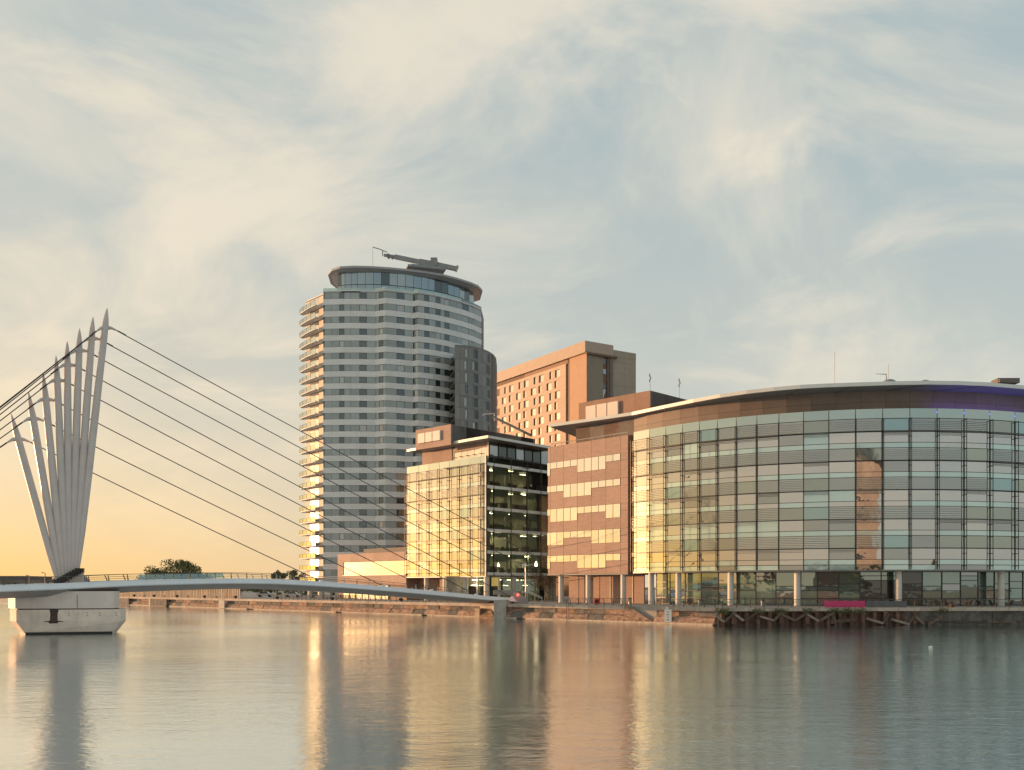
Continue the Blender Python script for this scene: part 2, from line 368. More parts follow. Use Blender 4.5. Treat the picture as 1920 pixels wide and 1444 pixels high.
# ------------------------------------------------------------------ quay wall
def quay():
    q = thing('quay_wall', 'long stone quay wall with pale coping below the riverside railing', 'quay wall', (QC.x, QC.y, 0))
    def s_of(u): return online(u, QC, QD)               # distance along from the corner
    def P(s, out, z): w = QC + QD * s + QN * out; return Vector((w.x, w.y, z))
    rz = math.atan2(-QD.y, -QD.x)
    st0, st1 = s_of(1232), s_of(1176)                   # the stair recess
    end = 235
    # upper wall and battered lower wall in bays, so that each stone face reads
    s = 0; k = 0
    while s < end:
        L = 3.2 + R.uniform(-.6, .6); e = s + L
        if s < st1 and e > st0:
            if s < st0 - .3: e = st0
            else: s = st1; continue
        if s >= st0 and s < st1: s = st1; continue
        c = (s + e) / 2
        piece('coping_stone', 'coping', q, P(c, .04, ZQ - .22), (e - s - .05, .9, .5 + jit(.02)), rz)
        piece('wall_stone', R.choice(('stone_wall', 'stone_dark', 'stone_dark')), q, P(c, -.5 + jit(.08), 1.45), (e - s - .03, 1.2, .86), rz)
        mb = MB(); o2 = .55 + jit(.1)
        a, b = s + .02, e - .02
        secs = [[P(x, -.8, .1), P(x, .95 + jit(.03), .1), P(x, o2, .92), P(x, .12, 1.16), P(x, -.8, 1.18)] for x in (a, (a + b) / 2, b)]
        mb.loft(secs); mb.build('batter_stone', 'stone_dark' if R.random() < .12 else 'stone_wall', q)
        s = e; k += 1
    for a, b in ((0, 34), (36, 58), (59.5, 84), (86, 118), (121, 160), (162, 200)):
        piece('waler', 'timber_pale', q, P((a + b) / 2, 1.12, .12), (b - a, .18, .22), rz)
    # stair recess: back wall, steps, sloping parapet
    c = (st0 + st1) / 2; L = st1 - st0
    piece('stair_back_wall', 'stone_dark', q, P(c, -1.4, 1.1), (L + .4, .4, 2.35), rz)
    n = 10
    for i in range(n):
        f = (i + .5) / n
        piece('step', 'coping', q, P(st1 - L * .95 * f, -.55, (ZQ * (1 - f)) / 2 + .05), (L * .95 / n + .02, 1.4, ZQ * (1 - f) + .1), rz)
    mb = MB(); secs = []
    for f in (0, .25, .5, .75, 1):
        x = st1 - L * f * .96; z = (ZQ + .25) * (1 - f) + .15
        secs.append([P(x, .15, .0), P(x, .75, .0), P(x, .6, z), P(x, .2, z)])
    mb.loft(secs).build('stair_parapet', 'stone_wall', q)
    # fender panels hung on the wall far left
    for u in (241, 307, 426):
        s = s_of(u); L = {241: 7.0, 307: 9.5, 426: 2.6}[u]
        piece('fender_panel', 'concrete_grey' if u == 426 else 'stone_dark', q, P(s, 1.25, 1.0), (L, .35, 1.75), rz)
        if u != 426: piece('fender_post', 'timber_pale', q, P(s + L / 2 + .7, 1.2, 1.05), (.9, .4, 1.8), rz)
    # mooring bollards' dark openings on the coping
    for u in (252, 289, 332, 384, 442, 520, 623, 752):
        s = s_of(u); b = thing('mooring_bollard', {252: 'black mooring bollard nearest the bridge pier on the coping', 289: 'second black bollard from the bridge pier on the coping', 332: 'third black bollard from the bridge pier on the coping',
            384: 'fourth black bollard from the pier, below the board fence', 442: 'black bollard at the end of the board fence', 520: 'black bollard below the round treetop gap under the bridge', 623: 'black bollard on coping below the apartment tower columns',
            752: 'black bollard on coping nearest the bridge abutment'}[u], 'bollard', P(s, .05, ZQ + .03), 'bollards along the quay')
        p = P(s, .05, ZQ + .03)
        MB().tube([p, p + Vector((0, 0, .35))], [.28, .22], 10).build('post', 'black', b, True)
        MB().tube([p + Vector((-.35, .1, .35)), p + Vector((0, 0, .48)), p + Vector((.35, -.1, .38))], [.2, .26, .2], 8).build('head', 'black', b, True)
    return q
quay()
FR = Fac(QC, QR)                                         # the right hand quay front
def quay_right():
    q = thing('pile_wall', 'rusty sheet pile wall under a concrete capping beside the dark water', 'quay wall', (QC.x, QC.y, 0))
    a_end = FR.su(1690)
    s = 0.0
    while s < FR.L - 4:
        L = 3.0 + jit(.5)
        FR.piece('capping_block', 'coping', q, s + .02, s + L - .02, ZQ - .42, ZQ + .02, .28, 1.2)
        s += L
    s = .2; k = 0
    while s < a_end:                                     # trapezoid sheet piles, alternately proud
        w = .78; o = .62 if k % 2 == 0 else .14
        mb = MB(); prof = [(s, .10), (s + .16, o), (s + w - .16, o), (s + w, .10), (s + w, -.3), (s, -.3)]
        top = ZQ - .44 - (.0 if k % 2 else .12); secs = [[FR.pt(a, ou, z) for a, ou in prof] for z in (-.4, top)]
        mb.loft(secs).build('sheet_pile', 'rust', q); s += w; k += 1
    s = a_end
    while s < FR.L - 6:
        L = 4.2 + jit(.8); FR.piece('concrete_bay', 'stone_dark', q, s + .02, s + L - .02, -.3, ZQ - .43, -.3 + jit(.04), .8); s += L
    s = a_end + 1
    while s < FR.L - 8:
        L = 5 + jit(1.5); FR.piece('ledge', 'timber', q, s, s + L, .3, .5, .22, .25); s += L + .3
    f = thing('timber_fender', 'broken diagonal timbers of an old fender hanging on the pile wall', 'fender', FR.pt(6, .4, 0))
    T = [((1338, 1152), (1353, 1165), .2), ((1356, 1165), (1373, 1149), .2), ((1372, 1150), (1389, 1163), .2), ((1393, 1163), (1413, 1150), .2), ((1422, 1156), (1446, 1163), .18),
         ((1446, 1165), (1459, 1149), .2), ((1462, 1152), (1485, 1163), .2), ((1487, 1163), (1508, 1149), .2), ((1508, 1151), (1529, 1164), .2), ((1533, 1163), (1556, 1150), .22),
         ((1561, 1165), (1596, 1162), .28), ((1557, 1152), (1562, 1172), .28), ((1621, 1160), (1648, 1168), .2), ((1650, 1169), (1660, 1152), .2), ((1666, 1161), (1697, 1170), .2),
         ((1697, 1170), (1708, 1154), .22), ((1708, 1154), (1726, 1170), .24), ((1734, 1170), (1756, 1157), .26)]
    for i, (a, b, r) in enumerate(T):
        sa, sb = FR.su(a[0]), FR.su(b[0]); D = FR.pt(sa, .5, 0).y
        pa = FR.pt(sa, .84, zv(a[1], D)); pb = FR.pt(sb, .92, zv(b[1], D)); d = (pb - pa); L = d.length
        ang = math.atan2(d.z, math.hypot(d.x, d.y)); o = piece('beam', 'timber_worn' if i in (4, 12, 14, 0, 2, 8) else 'timber', f, (pa + pb) / 2, (L + .2, .32, r * 1.5), math.atan2(d.y, d.x), 0, -ang)
    for u in (1372, 1461, 1509, 1558, 1655, 1709):       # rusty hanging plates that carry the timbers
        a = FR.su(u); FR.piece('hanger', 'rust', f, a - .25, a + .25, .2, ZQ - .5, .72, .3)
    for i, u in enumerate((1352, 1417, 1460, 1508, 1558, 1583, 1608, 1760)):
        p = FR.pt(FR.su(u), .95, ZQ - .28); mb = MB()
        for _ in range(170):
            a = p + Vector((R.gauss(0, .5), R.gauss(0, .14) - .1, R.gauss(-.1, .2))); d = Vector((jit(1), jit(1), jit(1))).normalized() * .13; e = d.cross(Vector((jit(1), jit(1), jit(1)))).normalized() * .1
            mb.add([a, a + d, a + d + e, a + e], [(0, 1, 2, 3)])
        o = mb.build('weed_tuft', 'leaf', kind=None)
        tag(o, ['green weeds at the left end of the pile capping by the quay corner', 'green weeds above the second pair of broken timbers', 'green weeds above the timber leaning left mid wall', 'green weeds above the peak of the third timber pair', 'green weeds just left below the pink banner', 'small weeds under the middle of the pink banner', 'weeds under the right end of the pink banner', 'weeds on the capping under the right terrace chairs'][i], 'weeds', 'weeds growing on the quay capping')
quay_right()

# ------------------------------------------------------------------ railings
def railing(name, label, pts, spacing, lean, h=1.08, skip=()):
    """pts: plan polyline from right to left or left to right; lean: plan vector the posts lean towards"""
    t = thing(name, label, 'railing', (pts[0][0], pts[0][1], ZQ)); P = [Vector((p[0], p[1])) for p in pts]; d = (P[-1] - P[0]); L = d.length; d /= L
    mb0 = None; n = int(L / spacing); me = None
    lv = Vector((lean[0], lean[1], 0))
    for i in range(n + 1):
        w = P[0] + d * spacing * i; base = Vector((w.x, w.y, ZQ + .02))
        if me is None:
            mb = MB().tube([base, base + Vector((0, 0, .45)) - lv * .06, base + Vector((0, 0, .8)) + lv * .04, base + Vector((0, 0, h)) + lv * .28], [.07, .065, .055, .045], 6)
            o = mb.build('post', 'rail', t); me = o.data; b0 = base
        else:
            o = bpy.data.objects.new('post', me); COL.objects.link(o); o.parent = t; o.location = base - b0
    for z, ou, r in ((h, .28, .04), (.86, .10, .018), (.68, 0, .018), (.5, -.05, .018), (.32, -.04, .018)):
        a = Vector((P[0].x, P[0].y, ZQ + z)) + lv * ou; b = Vector((P[-1].x, P[-1].y, ZQ + z)) + lv * ou
        MB().tube([a, b], r, 6).build('rail', 'rail', t)
    return t
qp = lambda s, o=-.35: QC + QD * s + QN * o
railing('quay_railing', 'steel post and wire railing along the quay from the stairs to the bridge abutment', [qp(14.5), qp(27.5)], 1.65, QN)
railing('quay_railing', 'short steel railing between the stone stairs and the quay corner', [qp(.6), qp(8.6)], 1.65, QN)
railing('quay_railing', 'long steel railing on the quay left of the bridge abutment', [qp(40), qp(113)], 1.6, QN)
rr = [FR.pt(.8, -.35, 0).xy, FR.pt(60, -.35, 0).xy]
railing('quay_railing', 'steel railing above the sheet pile wall in front of the glass offices', rr, 1.85, FR.n)

# ------------------------------------------------------------------ facade pieces shared by the two glass blocks
H5 = 4.13
def fin(parent, p, n, t, z0, z1):
    """ladder-like mullion: two vertical rods and rungs standing off the glass"""
    mb = MB(); rz = math.atan2(t.y, t.x)
    P = lambda o, z: Vector((p.x + n.x * o, p.y + n.y * o, z))
    mb.box(P(.06, (z0 + z1) / 2), (.13, .12, z1 - z0), rz); mb.box(P(.62, (z0 + z1) / 2), (.08, .08, z1 - z0), rz)
    z = z1 - .15; k = 0
    while z > z0 + .2:
        mb.box(P(.34, z), (.09, .62, .10), rz); z -= (2.36 if k % 2 == 0 else 1.77) ; k += 1
    return mb.build('mullion', 'frame_dark', parent)
def bay(parent, p0, p1, ztop, nst, rnd, first=False):
    f = Fac(p0, p1); L = f.L; g = .05; lv = MB(); rails = MB(); J = .007
    f.piece('parapet_pane', 'glass_parapet', parent, g, L - g, ztop + .06, ztop + 1.4, 0, .05, J)
    rails_z = [ztop]
    for k in range(nst):
        zt = ztop - k * H5; za = zt - 1.76; zb = za - 1.62; zc = zt - H5
        solid = rnd.random() < .42
        top = k == 0
        if solid: f.piece('spandrel_panel', rnd.choice(('glass_solid', 'glass_solid', 'glass_teal', 'glass_vision_dark')), parent, g, L - g, za + .05, zt - .05, 0, .05, J)
        else:
            f.piece('spandrel_panel', 'glass_louvre', parent, g, L - g, za + .05, zt - .05, 0, .05, J)
            for i in range(6): f.mbox(lv, .06, L - .06, zt - .28 - i * .255, zt - .28 - i * .255 + .038, .40, .54)
        if rnd.random() < .42:
            for i in range(3): f.mbox(lv, .06, L - .06, za - .14 - i * .2, za - .14 - i * .2 + .038, .40, .54)
        r = rnd.random()
        if r < .72: f.piece('vision_pane', 'glass_vision', parent, g, L - g, zb + .04, za - .05, 0, .05, J)
        elif r < .9: f.piece('vision_pane', 'glass_vision_dark', parent, g, L - g, zb + .04, za - .05, 0, .05, J)
        else: f.piece('vision_pane', 'glass_strip', parent, g, L - g, zb + .04, za - .05, 0, .05, J)
        f.piece('strip_pane', 'glass_strip' if rnd.random() < .75 else 'glass_vision', parent, g, L - g, zc + .03, zb - .03, 0, .05, J)
        rails_z += [za, zb, zc]
    for z in rails_z: f.mbox(rails, 0, L, z - .035, z + .035, -.04, .06)
    for k in range(nst): f.mbox(rails, 0, L, ztop - k * H5 - 1.76 - .07, ztop - k * H5 - 1.76 - .01, .3, .6)   # walkway grille edge
    rails.build('transom_set', 'frame_dark', parent, kind='stuff')
    if lv.v: lv.build('sun_louvres', 'louvre', parent, kind='stuff')
    return f

# ------------------------------------------------------------------ curved glass offices on the right
CC = Vector((57.2, 174.2)); CR = 44.8
def on_circle(u, r=CR):
    k = (u - U0) / FPX; a = k * k + 1; b = -2 * (k * CC.x + CC.y); c = CC.x ** 2 + CC.y ** 2 - r * r
    y = (-b - math.sqrt(b * b - 4 * a * c)) / (2 * a); return Vector((k * y, y))
def ang(p): return math.atan2(p.x - CC.x, CC.y - p.y)
def cpt(phi, r): return Vector((CC.x + r * math.sin(phi), CC.y - r * math.cos(phi)))
BU = [1187.9, 1218, 1248.5, 1280, 1311.5, 1345.4, 1380.6, 1419.3, 1460.5, 1506.6, 1554, 1604, 1654.8, 1705.9, 1757, 1807.3, 1855.8, 1902.7]
BP = [ang(on_circle(u)) for u in BU]; st = BP[-1] - BP[-2]
BP += [BP[-1] + st * i for i in range(1, 7)]
ZT = 28.85; ZB = 7.43
def offices():
    o = thing('glass_office', 'curved glass office block with louvred bays under a sweeping flat roof', 'building', (CC.x, CC.y, ZQ))
    rnd = random.Random(5)
    pts = [cpt(p, CR) for p in BP]
    for i in range(len(pts) - 1):
        f = bay(o, pts[i], pts[i + 1], ZT, 5, rnd)
        zl = ZT - 5 * H5
        f.piece('strip_pane', 'glass_strip' if rnd.random() < .6 else 'glass_vision_dark', o, .05, f.L - .05, ZB + .06, zl - .05, 0, .05, .002)
    for i, p in enumerate(pts):
        n = (p - CC).normalized(); fin(o, p, n, Vector((-n.y, n.x)), ZB + .1, ZT + .0 if i else ZT)
    # core behind the glass, bottom edge beam
    inner = [cpt(p, CR - .35) for p in BP]
    back = [Vector((130, 190)), Vector((70, 215)), Vector((38, 190))]
    MB().prism([tuple(p) for p in inner + back], ZB + .1, ZT + .05).build('core', 'interior', o)
    MB().wall([cpt(p, CR + .12) for p in BP], ZB - .16, ZB + .04, 5.0).build('soffit_edge', 'frame_grey', o)
    # brown attic wall set back under the roof, in panels
    wp = [BP[0] - .05 + (BP[-1] - BP[0] + .05) * i / 25 for i in range(26)]
    WR = CR - 1.9; ZR = 33.15
    for i in range(25):
        f = Fac(cpt(wp[i], WR), cpt(wp[i + 1], WR))
        for k in range(2): f.piece('attic_panel', 'fascia_brown', o, .015, f.L - .015, ZT + 1 + k * 1.72, ZT + 1 + (k + 1) * 1.72 - .03, -.1, .2)
    f = Fac(online(1080, Vector((21.0, 152.0)), QD) * QD + Vector((21.0, 152.0)), cpt(wp[0], WR))
    n = 4
    for i in range(n):
        f.piece('attic_panel', 'terracotta', o, f.L * i / n + .01, f.L * (i + 1) / n - .01, 27.5, ZR, -.1, .2)
    MB().prism([tuple(f.p), tuple(f.q), tuple(cpt(wp[5], WR - .5)), tuple(cpt(wp[15], WR - .5)), (95, 150), (70, 195), (30, 185)], 27.6, ZR - .05).build('attic_core', 'roof_dark', o)
    # roof plate with a pale thin edge
    E = [(1030, 161), (1100, 156), (1185, 150), (1245, 144.3), (1300, 139.6), (1350, 136), (1400, 133.3), (1450, 131.3), (1500, 129.8), (1550, 128.9), (1600, 128.3), (1670, 127.5), (1740, 127.1), (1800, 127.4), (1850, 128.1), (1920, 130.1), (1990, 133.2), (2060, 137.5), (2130, 143)]
    ed = [xy(u, D) for u, D in E]
    bk = [Vector((120, 175)), Vector((80, 200)), Vector((30, 190)), Vector((12, 172))]
    MB().prism([tuple(p) for p in ed + bk], ZR, ZR + .16).build('roof_soffit', 'soffit', o)
    MB().prism([tuple(p) for p in ed + bk], ZR + .165, ZR + .42).build('roof_plate', 'roof_dark', o)
    MB().wall([p + (p - Vector((57, 185))).normalized() * .06 for p in ed], ZR - .04, ZR + .48, .35).build('roof_edge', 'eave_edge', o)
    for a, b in zip(ed[2:-3:2], [cpt(w, WR) for w in wp[2::2]]):
        MB().tube([(a.x, a.y + .1, ZR - .01), (b.x, b.y, ZR - .01)], .035, 4).build('soffit_joint', 'frame_dark', o)
    led = MB()
    lp = [cpt(BP[14] + (BP[18] - BP[14]) * i / 8, CR - .9) for i in range(9)]
    led.wall(lp, ZT + 1.02, ZT + 1.1, .3); led.build('blue_light_strip', 'led_blue', o)
    # roof lights
    for u, w in ((1667.5, 1.0), (1734, .85)):
        p = at(u, 714, 134); mb = MB(); secs = []
        for i in range(6):
            q = math.pi / 2 * i / 5; secs.append([p + Vector((w * math.cos(q) * math.cos(a), w * math.cos(q) * math.sin(a), -.4 + w * .62 * math.sin(q))) for a in [2 * math.pi * j / 14 for j in range(14)]])
        mb.loft(secs); mb.build('roof_light', 'crane_metal', o, True)
    # roof box with three pale louvres
    c = Vector((22.4, 150.0)) + Vector((.35, 1)) * 1.0; l = Vector((11.4, 160.6)) + Vector((.35, 1)) * 1.0
    f = Fac(l, c); zt = 37.4; dr = Vector((.70, .71))
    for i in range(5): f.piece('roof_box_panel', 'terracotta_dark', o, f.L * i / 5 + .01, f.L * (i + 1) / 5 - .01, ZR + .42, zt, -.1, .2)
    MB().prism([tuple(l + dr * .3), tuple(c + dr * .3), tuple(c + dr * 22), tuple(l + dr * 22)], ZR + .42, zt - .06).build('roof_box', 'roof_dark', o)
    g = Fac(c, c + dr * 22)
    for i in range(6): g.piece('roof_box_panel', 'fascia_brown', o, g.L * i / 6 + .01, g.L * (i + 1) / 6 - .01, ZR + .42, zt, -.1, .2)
    for u0, u1 in ((1101, 1119.5), (1121.5, 1139.5), (1141.5, 1161)):
        f.piece('roof_louvre', 'pale_panel', o, f.su(u0), f.su(u1), 34.1, 36.5, .2, .45)
    # aerials
    for u, v0, v1, D in ((1219, 700, 732, 155), (1274, 709, 741, 160), (1565, 660, 718, 140), (1666, 682, 716, 136)):
        mb = MB().tube([at(u, v1 + 6, D), at(u, v0, D)], .035, 5)
        if u < 1300:
            for i in range(3): mb.box(at(u + (1 if i % 2 else -1), v0 + 4 + i * 5, D), (.14, .14, .45))
        mb.build('aerial', 'crane_metal', o)
    p = at(1662, 702, 134); MB().tube([at(1662, 716, 134), p, at(1642, 701, 134)], [.08, .07, .03], 6).build('roof_davit', 'crane_metal', o)
    mb = MB(); mb.box(at(1885, 716, 136), (3.2, 2, .7)); mb.box(at(1878, 714.5, 135), (.9, .7, .5)); mb.build('roof_plant', 'roof_dark', o)
    for i, (u, v, D, sx, sz) in enumerate(((1420, 722, 150, 3, 1.0), (1468, 719, 152, 2, .7), (1540, 712, 150, 4, .9), (1612, 709, 150, 2.2, .6), (1790, 709, 150, 3.4, .8), (1830, 711, 148, 1.6, .7))):
        p = at(u, v, D); piece('roof_plant', 'crane_metal', o, (p.x, p.y, 33.6 + sz / 2), (sx, 2.5, sz), .2)
    # ground floor: columns and set-back shopfront
    GR = CR - 2.6
    for u in (1178.5, 1221, 1272, 1370, 1495, 1685, 1877, 2010):
        p = on_circle(u, CR - .9) if u > 1190 else Vector((18.4, 151.6))
        MB().tube([(p.x, p.y, ZQ), (p.x, p.y, ZB - .14)], .46, 20).build('column', 'column', o, True)
    gp = [BP[0] + .06 + (BP[-1] - BP[0] - .06) * i / 27 for i in range(28)]
    rnd2 = random.Random(9)
    for i in range(27):
        f = Fac(cpt(gp[i], GR), cpt(gp[i + 1], GR)); mb = MB()
        dark = 11 <= i <= 13
        h1 = rnd2.choice((3.9, 4.25, 5.4)); h2 = h1 + rnd2.choice((1.25, 1.6)); lv = [ZQ + .1, 3.35, h1 + .6, h2, ZB - .2]
        lv = sorted(set(min(x, ZB - .2) for x in lv))
        for a, b in zip(lv, lv[1:]):
            if b - a < .2: continue
            m = 'glass_ground_dark' if dark and a < 6 else rnd2.choice(('glass_ground', 'glass_ground', 'glass_vision', 'glass_vision_dark') if i < 5 else ('glass_ground', 'glass_ground', 'glass_ground', 'glass_vision_dark'))
            f.piece('shop_pane', m, o, .05, f.L - .05, a + .03, b - .03, 0, .05, .004); f.mbox(mb, 0, f.L, b - .05, b + .05, -.05, .08)
        f.mbox(mb, -.06, .06, ZQ, ZB - .16, -.06, .12); mb.build('shop_frame', 'frame_dark' if i > 3 else 'frame_grey', o)
    MB().wall([cpt(p, GR - .3) for p in gp], ZQ, ZB - .2, .4).build('ground_wall', 'interior', o)
    # brown clad box on columns at the left end
    bl, br = Vector((6.4, 163.4)), Vector((19.0, 150.2)); f = Fac(bl, br); bz0, bz1 = 7.3, 29.95
    MB().prism([tuple(f.pt(0.05, -.15, 0).xy), tuple(f.pt(f.L, -.15, 0).xy), tuple(f.pt(f.L, -9, 0).xy), tuple(f.pt(.05, -9, 0).xy)], bz0 + .02, bz1 - .05).build('box_core', 'terracotta_dark', o)
    us = [1024.6, 1032, 1057, 1083, 1109, 1136, 1163.7, 1178.3]; ss = [f.su(u) for u in us]; ss[0] = 0; ss[-1] = f.L
    zs = [bz0]
    row0 = 27.1
    rows = sorted([row0 - k * H5 for k in range(5)])
    for r in rows: zs += [r - 1.16, r]
    zs += [bz1]
    pat = ['tsssssttttss'[1:], 'sssttttssss', 'sttttsssstt', 'tttsssstttt', 'tsssttttsss']
    pat = ['tssssttttss', 'sssttttssss', 'sttttsssstt', 'tttsssstttt', 'tssssttttss']
    wins = {}
    wu = [1026.5] + [1032 + (1163.7 - 1032) * (i / 10 + (i / 10) * (i / 10 - 1) * .06) for i in range(11)]
    for k in range(5):
        zt = row0 - k * H5
        for i in range(11):
            a0, a1 = f.su(wu[i]) + .06, f.su(wu[i + 1]) - .06
            h = 2.32 if pat[k][i] == 't' else 1.16
            f.piece('window', 'glass_box', o, a0, a1, zt - h + .05, zt - .05, .035, .06, .003)
    wf = MB()
    for k in range(5):
        zt = row0 - k * H5
        for i in range(11):
            h = 2.32 if pat[k][i] == 't' else 1.16
            f.mbox(wf, f.su(wu[i]) - .0, f.su(wu[i + 1]) + .0, zt - h, zt, -.02, .03)
    wf.build('window_reveal', 'frame_dark', o)
    for a, b in zip(ss, ss[1:]):
        for z0, z1 in zip(zs, zs[1:]): f.piece('cladding_panel', 'terracotta', o, a + .025, b - .025, z0 + .02, z1 - .02, -.06, .13)
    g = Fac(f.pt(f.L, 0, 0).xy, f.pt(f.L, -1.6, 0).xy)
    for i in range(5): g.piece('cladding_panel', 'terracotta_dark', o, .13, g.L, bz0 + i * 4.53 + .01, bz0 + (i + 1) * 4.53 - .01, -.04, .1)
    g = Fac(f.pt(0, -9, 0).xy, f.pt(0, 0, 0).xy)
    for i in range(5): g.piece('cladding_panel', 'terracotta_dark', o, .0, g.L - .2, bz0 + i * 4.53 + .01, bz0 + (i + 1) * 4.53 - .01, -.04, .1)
    f.piece('box_soffit', 'soffit', o, -.03, f.L + .03, bz0 - .2, bz0 - .01, -3.5, 7.2)
    rl = MB(); rl.tube([f.pt(.4, -.5, bz1 + .55), f.pt(f.L - .4, -.5, bz1 + .55)], .07, 6)
    for i in range(8): rl.tube([f.pt(.5 + i * 2.4, -.5, bz1 - .1), f.pt(.5 + i * 2.4, -.5, bz1 + .55)], .05, 6)
    rl.build('roof_rail', 'rail_pale', o)
    for u in (1047, 1098):
        s = f.su(u) ; p = f.pt(s, -.7, 0); MB().tube([(p.x, p.y, ZQ), (p.x, p.y, bz0 - .19)], .46, 20).build('column', 'column', o, True)
    # recessed ground wall behind the columns
    n = 7
    for i in range(n):
        a, b = 2.2 + i * (f.L - 1.2) / n, 2.2 + (i + 1) * (f.L - 1.2) / n
        f.piece('ground_panel', 'terracotta', o, a + .03, b - .1, ZQ, bz0 - .2, -3.2 + (.06 if i % 2 else 0), .2)
        f.piece('panel_trim', 'pale_panel' if i % 2 else 'frame_dark', o, b - .1, b + .02, ZQ, bz0 - .2, -3.08, .16)
    return f
BOXF = offices()

# ------------------------------------------------------------------ middle glass block
def mid_block():
    K = Vector((-4.8, 173.3)); dl = Vector((-.699, .715)); dr = Vector((.683, .730))
    o = thing('glass_block', 'square glass office block with golden left face and dark right face', 'building', (K.x, K.y, ZQ))
    Ll = 24.4; fl = Fac(K + dl * Ll, K); Lr = 25; fr = Fac(K, K + dr * Lr); rnd = random.Random(21)
    zt = 28.5; zb = 7.1
    us = [763.2, 785.5, 804.5, 824, 842.5, 861.5, 881.5, 901]; sp = [0] + [fl.su(u) for u in us[1:]] + [Ll - .35]
    for a, b in zip(sp, sp[1:]):
        f = bay(o, fl.pt(a, 0, 0).xy, fl.pt(b, 0, 0).xy, zt, 5, rnd)
        f.piece('strip_pane', 'glass_vision', o, .05, f.L - .05, zb + .05, zt - 5 * H5 - .05, 0, .05)
    for a in sp[:-1] + [Ll - .7]: fin(o, fl.pt(a, 0, 0).xy, fl.n, fl.t, zb + .1, zt)
    fl.piece('corner_post', 'white_metal', o, Ll - .33, Ll - .02, zb, zt + 1.4, .02, .3)
    fl.piece('base_edge', 'white_metal', o, 0, Ll, zb - .18, zb, .05, .35)
    MB().prism([tuple(fl.pt(.1, -.35, 0).xy), tuple(fl.pt(Ll - .4, -.35, 0).xy), tuple(fl.pt(Ll - .4, -1.2, 0).xy), tuple(fl.pt(.1, -1.2, 0).xy)], zb, zt).build('left_core', 'interior', o)
    # right face: clear glass, slab bands, rooms behind
    ru = [912.3, 925.7, 958, 988, 1014, 1040]; rs = [0] + [fr.su(u) for u in ru[1:]]; rs[-1] = max(rs[-1], rs[-2] + 3.5); e = rs[-1]
    bands = [28.6, 24.35, 20.2, 16.1, 11.95, 7.8]
    back = Fac(fr.pt(-.2, -6.5, 0).xy, fr.pt(e, -6.5, 0).xy)
    MB().wall([fr.pt(.5, -6.5, 0).xy, fr.pt(e + 6, -6.5, 0).xy], zb, zt, .3).build('room_back_wall', 'interior', o)
    fr.piece('end_wall', 'interior', o, e + .1, e + .4, ZQ, zt, -4, 8)
    for k, zz in enumerate(bands):
        fr.piece('floor_slab', 'interior_floor', o, .3, e, zz - .42, zz - .08, -3.4, 6.0)
        for a, b in zip(rs, rs[1:]):
            n = 2
            for i in range(n):
                fr.piece('slab_band', 'slab_edge', o, a + (b - a) * i / n + .04, a + (b - a) * (i + 1) / n - .0, zz - .56, zz, .0, .08, .002)
    wd = MB()
    for k, zz in enumerate(bands[1:]):
        top = bands[k] - .56
        for i, (a, b) in enumerate(zip(rs, rs[1:])):
            fr.piece('window_pane', 'glass_clear', o, a + .05, b - .05, zz + .03, top - .03, 0, .04, .002)
            r = rnd.random()
            h = rnd.uniform(.6, 1.7)
            if r < .7: fr.piece('blind', 'blind', o, a + .2, b - .15, top - h, top - .05, -.5, .04)
            # rooms: desks, posts, ceiling lights, extra ones added to brighten the interior
            for _ in range(2):
                x = max(1.5, rnd.uniform(a + .4, b - .5)); fr.piece('desk', 'desk', o, x - .7, x + .7, zz, zz + rnd.uniform(.7, 1.2), -rnd.uniform(1.0, 3.5), .8)
            for x in (a + (b - a) * .3, a + (b - a) * .75):
                if rnd.random() < .3 or x < 1.8: continue
                fr.piece('ceiling_light', 'lamp_lit', o, x - .9, x + .9, top - .25, top - .19, -rnd.uniform(1.5, 5), .4)
            if rnd.random() < .35:
                x = rnd.uniform(a + .4, b - .6); fr.piece('screen', 'white_metal', o, x, x + .7, zz + .9, zz + 1.9, -4.5, .05)
        for x in (rs[2] + .2, rs[3] + 2.2): fr.piece('inner_column', 'column', o, x, x + .5, zz, top, -1.8, .5)
    for k in (1, 2, 3):
        zz = bands[k + 1]; mb = MB()
        for i in range(240):
            p = fr.pt(rs[1] + 1 + R.random() * 5, -.7 + jit(.3), zz + R.random() * .6); d = Vector((jit(1), jit(1), jit(1) + .6)).normalized() * .28; q = d.cross(Vector((jit(1), jit(1), jit(1)))).normalized() * .09
            mb.add([p, p + d * .5 + q, p + d, p + d * .5 - q], [(0, 1, 2, 3)])
        if k != 1: mb.build('planter_foliage', 'leaf_bright', o)
    for s in rs: fr.mbox(wd, s - .06, s + .06, zb, zt + 1.3, -.08, .12)
    wd.build('mullion_set', 'frame_dark', o)
    for a, b in zip(rs, rs[1:]): fr.piece('terrace_glass', 'glass_rail', o, a + .05, b - .05, zt + .12, zt + 1.3, 0, .04)
    rl = MB(); fr.mbox(rl, 0, e, zt + 1.3, zt + 1.36, -.05, .05); rl.build('terrace_rail', 'frame_grey', o)
    fr.piece('terrace_floor', 'roof_dark', o, .1, e + 6, zt - .2, zt + .08, -6, 11.8)
    MB().prism([tuple(fl.pt(.1, -.3, 0).xy), tuple(fl.pt(Ll - .4, -.3, 0).xy), tuple(fl.pt(Ll - .4, -12, 0).xy), tuple(fl.pt(.1, -12, 0).xy)], zt - .1, zt + .06).build('terrace_deck', 'roof_dark', o)
    # set-back top floor
    zr = 33.0; pl = Fac(fl.pt(2.2, -2.4, 0).xy, fl.pt(Ll - 2.0, -2.4, 0).xy); pr = Fac(pl.q, pl.q + dr * 20)
    a = pl.su(848)
